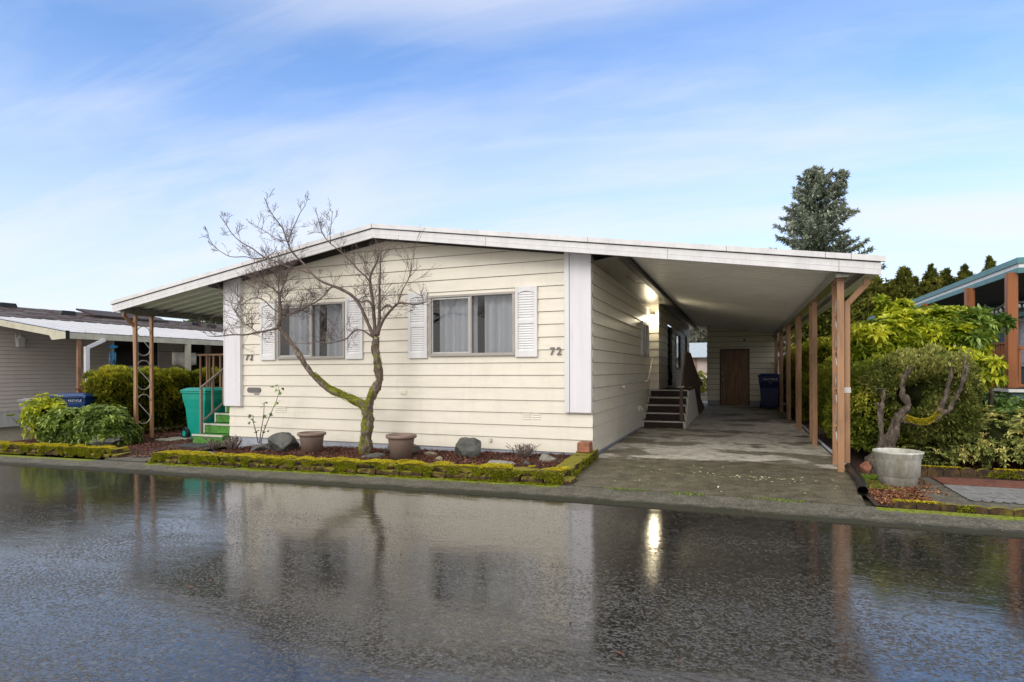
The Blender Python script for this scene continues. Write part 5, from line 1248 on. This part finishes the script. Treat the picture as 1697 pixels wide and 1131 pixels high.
# spruce
sp=thing('spruce_tree','tall blue green spruce rising behind the carport roof','tree',(4.25,39.2,-.06))
b=MB(); b.tube([(4.25,39.2,-.06),(4.25,39.2,6),(4.25,39.2,13.0)],[.32,.2,.03],8); b.tube([(4.4,39.2,8.8),(5.0,39.1,10.4),(5.75,39.0,12.9)],[.1,.07,.02],6)
rs=np.random.default_rng(3); SP=[];SD=[];SR=[]
def whorls(x0,y0,ztop,zbot,rmax,step,rndf,lean=0):
    z=ztop-.2
    while z>zbot:
        f=(ztop-z)/(ztop-zbot); rr=rmax*(f**.72); nb=6+int(2*f)
        for k in range(nb):
            a=rs.random()*2*PI; L_=rr*rs.uniform(.55,1.10)+.22; dz=.35-.45*f+rs.normal()*.08
            p0=np.array([x0+lean*(z-ztop),y0,z]); d=np.array([math.cos(a),math.sin(a),dz]); br=rs.random()
            pts=[]
            ns=int(L_/.11)+1
            for i in range(ns+1):
                t=i/ns; q=p0+d*L_*t+np.array([0,0,.28*L_*t*t*.6]); pts.append(q)
                if t<.12: continue
                w=.36*(1-t)*L_*.5+.06
                for s in range(4):
                    lat=np.array([-d[1],d[0],0])*rs.uniform(-1,1)*w; o=q+lat+np.array([0,0,-abs(rs.normal())*.06])
                    SP.append(o); SD.append(d*1.0+lat*1.6/w*.6+np.array([0,0,.35+rs.normal()*.3])); SR.append(np.clip(.35+br*.3+.25*t+rs.normal()*.12+.1*(.5-f),0,1))
            b.tube([tuple(pts[0]),tuple(pts[len(pts)//2]),tuple(pts[-1])],[.04,.025,.006],4,cap=False)
        z-=step*(.8+.4*rs.random())
whorls(4.25,39.2,13.2,2.2,4.3,.27,None)
whorls(5.70,39.0,12.9,11.4,.34,.28,None,.35)
b.build('trunk',M['trunk'],sp)
SP=np.array(SP);SD=np.array(SD); print('spruce',len(SP))
sprays(SP,SD,.235,3,M['spruce'],'crown',sp,.42,.1,np.array(SR))
def roundtree(name,label,x,y,zc,r,n,m,size,cat='tree',trunkr=.2,group=None):
    t=thing(name,label,cat,(x,y,-.06),0,group); P,N,v=ellshell(n,(x,y,zc),r,-1,.22,.5,1.0/max(r)*2.4,x)
    sprays(P,N,size,4,M[m],'crown',t,.6,.2,np.clip(.45+v*.5+rng.normal(size=len(P))*.15,0,1))
    b=MB(); b.tube([(x,y,g(x)-.06),(x,y,zc)],[trunkr,trunkr*.4],7)
    for k in range(6): a=k*1.05; b.tube([(x,y,zc-r[2]*.6),(x+r[0]*.6*math.cos(a),y+r[1]*.6*math.sin(a),zc+r[2]*.3)],[trunkr*.4,.02],5)
    b.build('trunk',M['trunk'],t)
roundtree('round_tree','pale misty round tree seen through the gap at the back of the carport',-4.4,72,4.0,(2.6,2.6,2.6),5000,'mistleaf',.30)
roundtree('round_tree','dark evergreen behind the tall hedge seen between the carport posts',4.6,30,3.0,(2.2,2.0,2.2),3500,'cypress',.25)
# low treeline beyond left roof
tl=[(262,533,.9),(300,536,.7),(325,530,1.0),(350,534,.9),(372,527,1.2),(215,536,.8),(1175,575,1)]
ln=['tiny tree top left of the scroll post above the grey roof','tiny tree top right of the scroll post above the grey roof','pointed tree top over the middle of the grey roof','tree top near the porch ceiling edge','tree top beside the white corner board','tree top just right of the dark solar panels']
for i,(u,v,s) in enumerate(tl[:6]):
    p=atd(u,v,85); roundtree('far_tree',ln[i],p[0],p[1],p[2]-2.2*s,(1.8*s,1.8*s,2.4*s),700,'treeline',.42,group='far trees beyond the grey house')
# bushes by rear building
bigleaf('green_shrub','bright green shrub beyond the carport gap under the pink building',[((-2.4,33.5,.55),(.9,.7,.75))],M['hedgeleft'],.12,.05,500,6)

# rear building in the gap
rb2=thing('rear_house','pale pink house with blue grey roof seen through the gap beside the shed','house',(-2.6,42,0))
parts('wall',M['pinkwall'],rb2,((-8,42,0),(4,46,2.15)))
b=MB(); b.prism([(41.4,2.15),(46.5,2.15),(44,3.25)],'X',-8.4,4.4); b.build('roof',M['bluegreyroof'],rb2)
parts('trim',M['postbrown'],rb2,((-2.82,41.93,.0),(-2.70,41.99,2.1)),((-1.9,41.93,0),(-1.8,41.99,2.1)))
pk=MB()
for i in range(14): pk.box((-4+.22*i,40.5,.1),(-3.95+.22*i,40.55,1.0))
pk.box((-4,40.49,1.0),(-.9,40.56,1.06)); pk.box((-4,40.49,.1),(-.9,40.56,.16)); pk.build('railing',M['white'],rb2)

# ------------------------------------------------------------------ left neighbour
nh=thing('grey_house','long grey vinyl-sided house with white awning roof at the left edge','house',(-19.4,12,g(-19.4)))
XN=-19.4; s=MB(); gg=MB(); ZN=g(XN)
lap(s,lambda q,z,o:(XN+o,q,z),6.0,32,.20,.115,lambda x:2.78,[(13.3,15.0,1.45,2.45)],.012,gmb=gg,gh=.014); gg.build('lap_shade_strip',M['found'],nh,fix=False); s.build('siding',M['graysiding'],nh,fix=False)  # painted-in lap shade strips, coloured with the foundation paint
parts('inner_wall',M['room'],nh,((XN-1.2,8,ZN),(XN-1.1,32,2.6)))
b=MB(); y=6.0
while y<32: b.box((XN-.012,y,ZN-.02),(XN-.002,y+.135,.198)); y+=.15
b.box((XN-.04,6,ZN-.05),(XN-.014,32,.19)); b.build('skirting',M['skirt'],nh)
part('wall_base',M['path'],nh,((XN-.04,6,ZN-.1),(XN+.03,32,ZN+.02)))
# awning: white ribbed sheet from X=-15.5 (z 2.30) up to -19.4 (z 2.85); roof beyond
def an(x): return 2.300+(-15.5-x)*.150
aw=MB(); y=9.60; prof=[]
while y<34: prof+=[(y,0),(y+.36,0),(y+.37,.012),(y+.39,.012)]; y+=.40
prof.append((y,0)); vs=[];fs=[]
for yy,dz in prof: vs+=[(-15.52,yy,an(-15.52)+dz),(-19.4,yy,an(-19.4)+dz)]
for i in range(len(prof)-1): fs.append((2*i,2*i+2,2*i+3,2*i+1))
aw.add(vs,fs); vs=[(a,b_,c-.04) for a,b_,c in vs]; aw.add(vs,[f[::-1] for f in fs]); aw.build('awning',M['awningwhite'],nh,fix=False)
part('eave_fascia',M['paleyellow'],nh,((-15.56,9.56,2.135),(-15.50,34,2.285)))
b=MB(); b.prism([(-15.49,2.285),(-19.6,an(-19.6)-.012),(-19.6,an(-19.6)-.17),(-16.15,an(-16.15)-.17),(-16.05,2.11),(-15.49,2.135)],'Y',9.50,9.555); b.build('gable_fascia',M['paleyellow'],nh)
part('fascia_joint',M['dark'],nh,((-15.505,9.49,2.12),(-15.48,9.57,2.33)))
rr=MB(); xs=(-19.35,-23.2); 
rr.add([(-19.3,6,an(-19.3)+.02),(-19.3,34,an(-19.3)+.02),(-23.2,34,an(-19.3)+.02+3.9*.17),(-23.2,6,an(-19.3)+.02+3.9*.17),(-27,34,an(-19.3)),(-27,6,an(-19.3))],[(0,1,2,3),(3,2,4,5)]); nr=rr.build('roof',M['roofshing'],nh,fix=False)
# shingle butts
b=MB(); rs_=random.Random(4)
for k in range(24):
    x=-19.45-.155*k; y=6+rs_.random()*.3
    while y<34:
        w=rs_.uniform(.25,.6)
        if rs_.random()<.55:
            z=an(-19.3)+.02+(-19.3-x)*.17; b.add([(x,y,z+.016),(x,y+w,z+.016),(x-.14,y+w,z+.012+.14*.17),(x-.14,y,z+.012+.14*.17),(x,y,z-.002),(x,y+w,z-.002)],[(0,1,2,3),(0,4,5,1)])
        y+=w+rs_.random()*.3
b.build('shingles',M['brownwood'],nr,fix=False)
def onroof(x): return an(-19.3)+.02+(-19.3-x)*.17
b=MB()
for (u,v,xx,w) in ((8,509,-22.8,.55),(108,522,-21.6,.5),(322,541,-21.6,.6),(345,546,-21,.5)):
    p=at(u,v,'X',xx); z=onroof(xx); b=MB(); b.prism([(p[1]-w/2,z-.02),(p[1]+w/2,z-.02),(p[1]+w*.4,z+.12),(p[1]-w*.4,z+.12)],'X',xx-.2,xx+.2)
    b.build('roof_vent',M['black'],nr)
for (ya,yb) in ((14.0,15.6),(15.7,16.9)):
    sp_=MB(); x0,x1=-21.3,-22.3; z0,z1=onroof(x0)+.10,onroof(x1)+.20
    sp_.add([(x0,ya,z0),(x0,yb,z0),(x1,yb,z1),(x1,ya,z1),(x0,ya,z0-.06),(x0,yb,z0-.06),(x1,yb,z1-.06),(x1,ya,z1-.06)],[(0,1,2,3),(7,6,5,4),(0,4,5,1),(1,5,6,2),(2,6,7,3),(3,7,4,0)])
    sp_.build('solar_panel',M['solar'],nr)
part('post',M['deckwood'],nh,((-15.60,9.80,ZN),(-15.53,9.87,2.14))); part('post',M['paleyellow'],nh,((-15.60,12.9,ZN),(-15.48,13.02,2.14))); part('post',M['paleyellow'],nh,((-15.60,17.5,ZN),(-15.48,17.62,2.14)))
b=MB(); b.bar((-15.47,10.42,2.14),(-15.47,10.00,1.93),.08,.07,(1,0,0)); b.box((-15.51,9.92,ZN),(-15.43,10.02,1.95)); b.build('downspout',M['white'],nh)
wf=MB(); wf.box((XN+.0,13.3,1.45),(XN+.05,13.36,2.45)); wf.box((XN,14.94,1.45),(XN+.05,15.0,2.45)); wf.box((XN,13.36,1.45),(XN+.05,14.94,1.51)); wf.box((XN,13.36,2.39),(XN+.05,14.94,2.45)); wf.box((XN,14.15,1.51),(XN+.045,14.21,2.39))
w=wf.build('window',M['winwhite'],nh); b=MB(); b.add([(XN+.01,13.3,1.46),(XN+.01,15,1.46),(XN+.01,15,2.44),(XN+.01,13.3,2.44)],[(0,1,2,3)]); b.build('glass',M['glass'],w,fix=False)
part('door',M['dark'],nh,((XN+.005,16.0,ZN+.3),(XN+.03,16.9,2.35))); part('door',M['brownwood'],nh,((XN+.005,17.2,ZN+.3),(XN+.03,18.0,2.35)))
b=MB(); b.box((XN+.012,10.52,2.15),(XN+.05,10.62,2.40)); b.box((XN+.08,10.49,2.03),(XN+.22,10.65,2.23)); b.prism([(10.47,2.23),(10.67,2.23),(10.6,2.32),(10.54,2.32)],'X',XN+.06,XN+.24); b.tube([(XN+.05,10.57,2.36),(XN+.15,10.57,2.40),(XN+.15,10.57,2.31)],.012,6); b.build('wall_lantern',M['winwhite'],nh)
# wind chime and cloth
p=at(186,590,'X',-15.6); wc=thing('wind_chime','light blue metal wind chime hanging from the awning of the grey house','wind chime',tuple(p))
b=MB(); b.tube([(p[0],p[1],2.14),(p[0],p[1],1.35)],.006,5); 
b.prism([(p[1]-.13,1.98),(p[1]+.0,2.03),(p[1]+.15,1.99),(p[1]+.12,1.95),(p[1]+.03,1.93),(p[1]-.05,1.95)],'X',p[0]-.02,p[0]+.02); b.build('hanger',M['cyan'],wc)
b=MB()
for k in range(5): a=k*1.256; b.tube([(p[0]+.06*math.cos(a),p[1]+.08*math.sin(a),1.82),(p[0]+.06*math.cos(a),p[1]+.08*math.sin(a),1.48-.03*k)],.013,6)
b.build('tubes',M['cyan'],wc,smooth=True)
p=at(305,600,'X',-16.0); b=MB(); n=14; vs=[];fs=[]
for i in range(n+1):
    y=p[1]-.42+.84*i/n; vs+=[(p[0]+.02*math.sin(i),y,1.90-.01*i/n),(p[0]+.03*math.sin(i*1.1),y+.01,1.48+.04*math.sin(i*.6))]
for i in range(n): fs.append((2*i,2*i+2,2*i+3,2*i+1))
b.add(vs,fs); o=b.build('hung_cloth',M['cloth'],fix=False,smooth=True,loc=tuple(p)); tag(o,'pale cream cloth hanging on the porch line of the grey house','cloth')
md=o.modifiers.new('s','SOLIDIFY'); md.thickness=.01
b=MB(); b.tube([(-16.0,p[1]-2.0,1.915),(-16.0,p[1]+2.5,1.905)],.006,4); b.tube([(-16.0,p[1]-2.0,1.915),(-15.7,p[1]-2.0,2.14)],.006,4); b.tube([(-16.0,p[1]+2.5,1.905),(-15.7,p[1]+2.5,2.14)],.006,4); o=b.build('clothes_line',M['black'],loc=(-16,p[1],1.9)); tag(o,'thin dark line holding the pale cloth under the awning','clothes line')

# ------------------------------------------------------------------ right neighbour (teal trimmed porch)
th_=thing('teal_house','house with teal and white roof edge and orange brown porch rail at the right edge','house',(6,14,0))
XT=4.3; YT=12.0
def ufas(z0,z1,o,m,name):
    b=MB(); b.box((XT-o,YT-o,z0),(XT+.03,24,z1)); b.box((XT+.03,YT-o,z0),(13,YT+.03,z1)); b.build(name,m,th_)
ufas(3.035,3.13,.03,M['tealpaint'],'fascia_cap'); ufas(2.965,3.034,.0,M['white'],'fascia_board'); ufas(2.875,2.964,.022,M['tealpaint'],'fascia_trim')
part('ceiling',M['porchceil'],th_,((XT+.05,YT+.05,2.90),(13,24,2.94)))
part('roof',M['tealpaint'],th_,((XT+.04,YT+.04,3.06),(13,24,3.10)))
parts('wall',M['tealwall'],th_,((6.1,14.3,.0),(6.2,24,2.9)),((6.2,14.3,0),(13,14.4,2.9)))
wf=MB(); wf.box((6.02,15.9,1.35),(6.09,17.6,2.45)); wf.build('window',M['white'],th_); part('window_pane',M['curtain'],th_,((6.0,16.0,1.45),(6.015,16.65,2.35)),((6.0,16.8,1.45),(6.015,17.5,2.35)))
for i,(x,y) in enumerate(((4.24,12.12),(4.25,14.05),(4.25,17.0),(6.4,12.12))):
    part('post',M['orangewood'],th_,((x-.07,y-.07,.98),(x+.07,y+.07,2.90)),bevel=.006)
part('deck',M['porchceil'],th_,((4.16,12.0,.90),(9,23,.97))); part('deck_trim',M['white'],th_,((4.14,11.97,.915),(4.158,23,.965)),((4.14,11.95,.915),(9,11.968,.965)))
parts('foundation',M['tealwall'],th_,((4.2,12.05,-.05),(9,12.1,.90)),((4.2,12.1,-.05),(4.25,23,.90)))
b=MB(); y=12.2
while y<20: b.box((4.185,y,.985),(4.225,y+.075,1.72)); y+=.105
b.box((4.17,12.19,1.72),(4.27,20,1.755)); b.box((4.226,12.2,1.0),(4.24,20,1.70))
x=4.33
while x<6.3: b.box((x,12.10,.985),(x+.03,12.13,1.62)); x+=.12
b.box((4.32,12.08,1.62),(6.33,12.16,1.68)); b.box((4.32,12.08,1.0),(6.33,12.16,1.05)); b.build('railing',M['orangewood'],th_)
b=MB(); b.tube([(4.7+.0*i,12.3+.2*i,2.62-.14*math.sin(PI*(i%6)/6)) for i in range(13)],.006,5)
for i in range(0,13): z=2.60-.14*math.sin(PI*(i%6)/6); b.lathe((4.7,12.3+.2*i,z-.06),[(.001,-.03),(.025,-.01),(.022,.02),(.008,.05)],8)
o=b.build('string_lights',M['winwhite'],smooth=True,loc=(4.7,12.3,2.6)); tag(o,'string of unlit glass bulbs hanging under the teal trimmed porch roof','string lights')
b=MB(); b.prism([(13.6,2.30),(18.5,2.55),(18.5,2.66),(13.6,2.38)],'X',5.2,5.26); b.build('inner_awning',M['tealpaint'],th_)

# ------------------------------------------------------------------ world, sun, lamp, camera
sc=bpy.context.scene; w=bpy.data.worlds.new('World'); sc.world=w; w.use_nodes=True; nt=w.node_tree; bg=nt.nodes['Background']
SUN_EL=R(32); SUN_AZ=R(196)   # from behind the photographer, slightly left
sky=nt.nodes.new('ShaderNodeTexSky'); sky.sky_type='NISHITA'; sky.sun_disc=False; sky.sun_elevation=SUN_EL; sky.sun_rotation=SUN_AZ; sky.air_density=1.0; sky.dust_density=.6; sky.ozone_density=2.5
tc=nt.nodes.new('ShaderNodeTexCoord'); sx=nt.nodes.new('ShaderNodeSeparateXYZ'); L(nt,tc.outputs['Generated'],sx.inputs[0])
den=mth(nt,'ADD',mth(nt,'MAXIMUM',sx.outputs['Z'],0),.16)
cb_=nt.nodes.new('ShaderNodeCombineXYZ'); L(nt,mth(nt,'DIVIDE',sx.outputs['X'],den),cb_.inputs[0]); L(nt,mth(nt,'DIVIDE',sx.outputs['Y'],den),cb_.inputs[1])
mp=nt.nodes.new('ShaderNodeMapping'); L(nt,cb_.outputs[0],mp.inputs['Vector']); mp.inputs['Rotation'].default_value=(0,0,R(28)); mp.inputs['Scale'].default_value=(.42,1.05,1); mp.inputs['Location'].default_value=(.3,.9,0)
n1=noi(nt,1.15,6,.52,mp.outputs['Vector'],.5)
cl=ramp(nt,n1,[(.42,(0,0,0)),(.74,(1,1,1))])
hz=nt.nodes.new('ShaderNodeMapRange'); L(nt,sx.outputs['Z'],hz.inputs[0]); hz.inputs[1].default_value=.02; hz.inputs[2].default_value=.50; hz.inputs[3].default_value=1; hz.inputs[4].default_value=.04; hz.interpolation_type='SMOOTHSTEP'
mp2=nt.nodes.new('ShaderNodeMapping'); L(nt,cb_.outputs[0],mp2.inputs['Vector']); mp2.inputs['Rotation'].default_value=(0,0,R(40)); mp2.inputs['Scale'].default_value=(.5,2.6,1)
wi=ramp(nt,noi(nt,2.1,7,.62,mp2.outputs['Vector'],.9),[(.50,(0,0,0)),(.78,(1,1,1))])
cl=mth(nt,'ADD',cl,mth(nt,'MULTIPLY',wi,.30))
cf=mth(nt,'MINIMUM',mth(nt,'ADD',mth(nt,'MULTIPLY',cl,.55),mth(nt,'MULTIPLY',hz.outputs[0],.80)),.97)
SKYCOL=ramp(nt,sx.outputs['Z'],[(0,(8.6,8.9,9.7)),(.5,(8.2,8.6,9.9))])
skyb=mixc(nt,1.0,sky.outputs[0],(1.30,1.66,2.04),'MULTIPLY')
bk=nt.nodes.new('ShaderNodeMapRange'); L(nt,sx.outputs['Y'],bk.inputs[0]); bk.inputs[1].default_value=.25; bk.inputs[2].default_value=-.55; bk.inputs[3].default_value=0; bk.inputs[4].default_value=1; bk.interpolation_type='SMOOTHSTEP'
# thin cloud ahead; unseen brighter overcast added behind the photographer and overhead as fill
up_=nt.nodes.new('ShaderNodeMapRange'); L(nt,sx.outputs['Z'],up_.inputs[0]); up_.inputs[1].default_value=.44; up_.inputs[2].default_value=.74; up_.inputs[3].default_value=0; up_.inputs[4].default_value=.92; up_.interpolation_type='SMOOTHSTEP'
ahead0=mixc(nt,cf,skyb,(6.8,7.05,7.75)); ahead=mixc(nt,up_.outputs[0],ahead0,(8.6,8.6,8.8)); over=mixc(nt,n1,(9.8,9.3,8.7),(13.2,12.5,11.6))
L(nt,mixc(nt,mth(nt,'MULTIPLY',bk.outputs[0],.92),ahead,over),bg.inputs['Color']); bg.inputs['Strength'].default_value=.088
sd=bpy.data.lights.new('Sun','SUN'); sd.energy=.9; sd.angle=R(30); sd.color=(1,.955,.88); so=bpy.data.objects.new('Sun',sd); col.objects.link(so)
# nishita: rotation measured clockwise from +Y ; direction to sun
ds_=Vector((math.sin(SUN_AZ)*math.cos(SUN_EL),math.cos(SUN_AZ)*math.cos(SUN_EL),math.sin(SUN_EL))); so.rotation_euler=ds_.to_track_quat('Z','Y').to_euler(); so.location=ds_*30
ld_=bpy.data.lights.new('PorchLamp','POINT'); ld_.energy=8; ld_.color=(1,.88,.62); ld_.shadow_soft_size=.06; lo_=bpy.data.objects.new('PorchLamp',ld_); col.objects.link(lo_); lo_.location=(lx+.02,ly-.11,lz-.01)
cam=bpy.data.cameras.new('Camera'); co=bpy.data.objects.new('Camera',cam); col.objects.link(co); sc.camera=co
cam.sensor_width=36; cam.sensor_fit='HORIZONTAL'; cam.lens=F/1697*36; cam.shift_y=SH/1697; cam.clip_end=2000; cam.clip_start=.05
mw=Matrix(((_r[0],_u[0],-_f[0],_C[0]),(_r[1],_u[1],-_f[1],_C[1]),(_r[2],_u[2],-_f[2],_C[2]),(0,0,0,1))); co.matrix_world=mw
sc.view_settings.view_transform='Standard'; sc.view_settings.look='None'; sc.view_settings.exposure=.62; sc.view_settings.gamma=1
sc.cycles.max_bounces=8; sc.cycles.diffuse_bounces=6; sc.cycles.transparent_max_bounces=12; sc.cycles.use_denoising=True; sc.cycles.sample_clamp_indirect=6
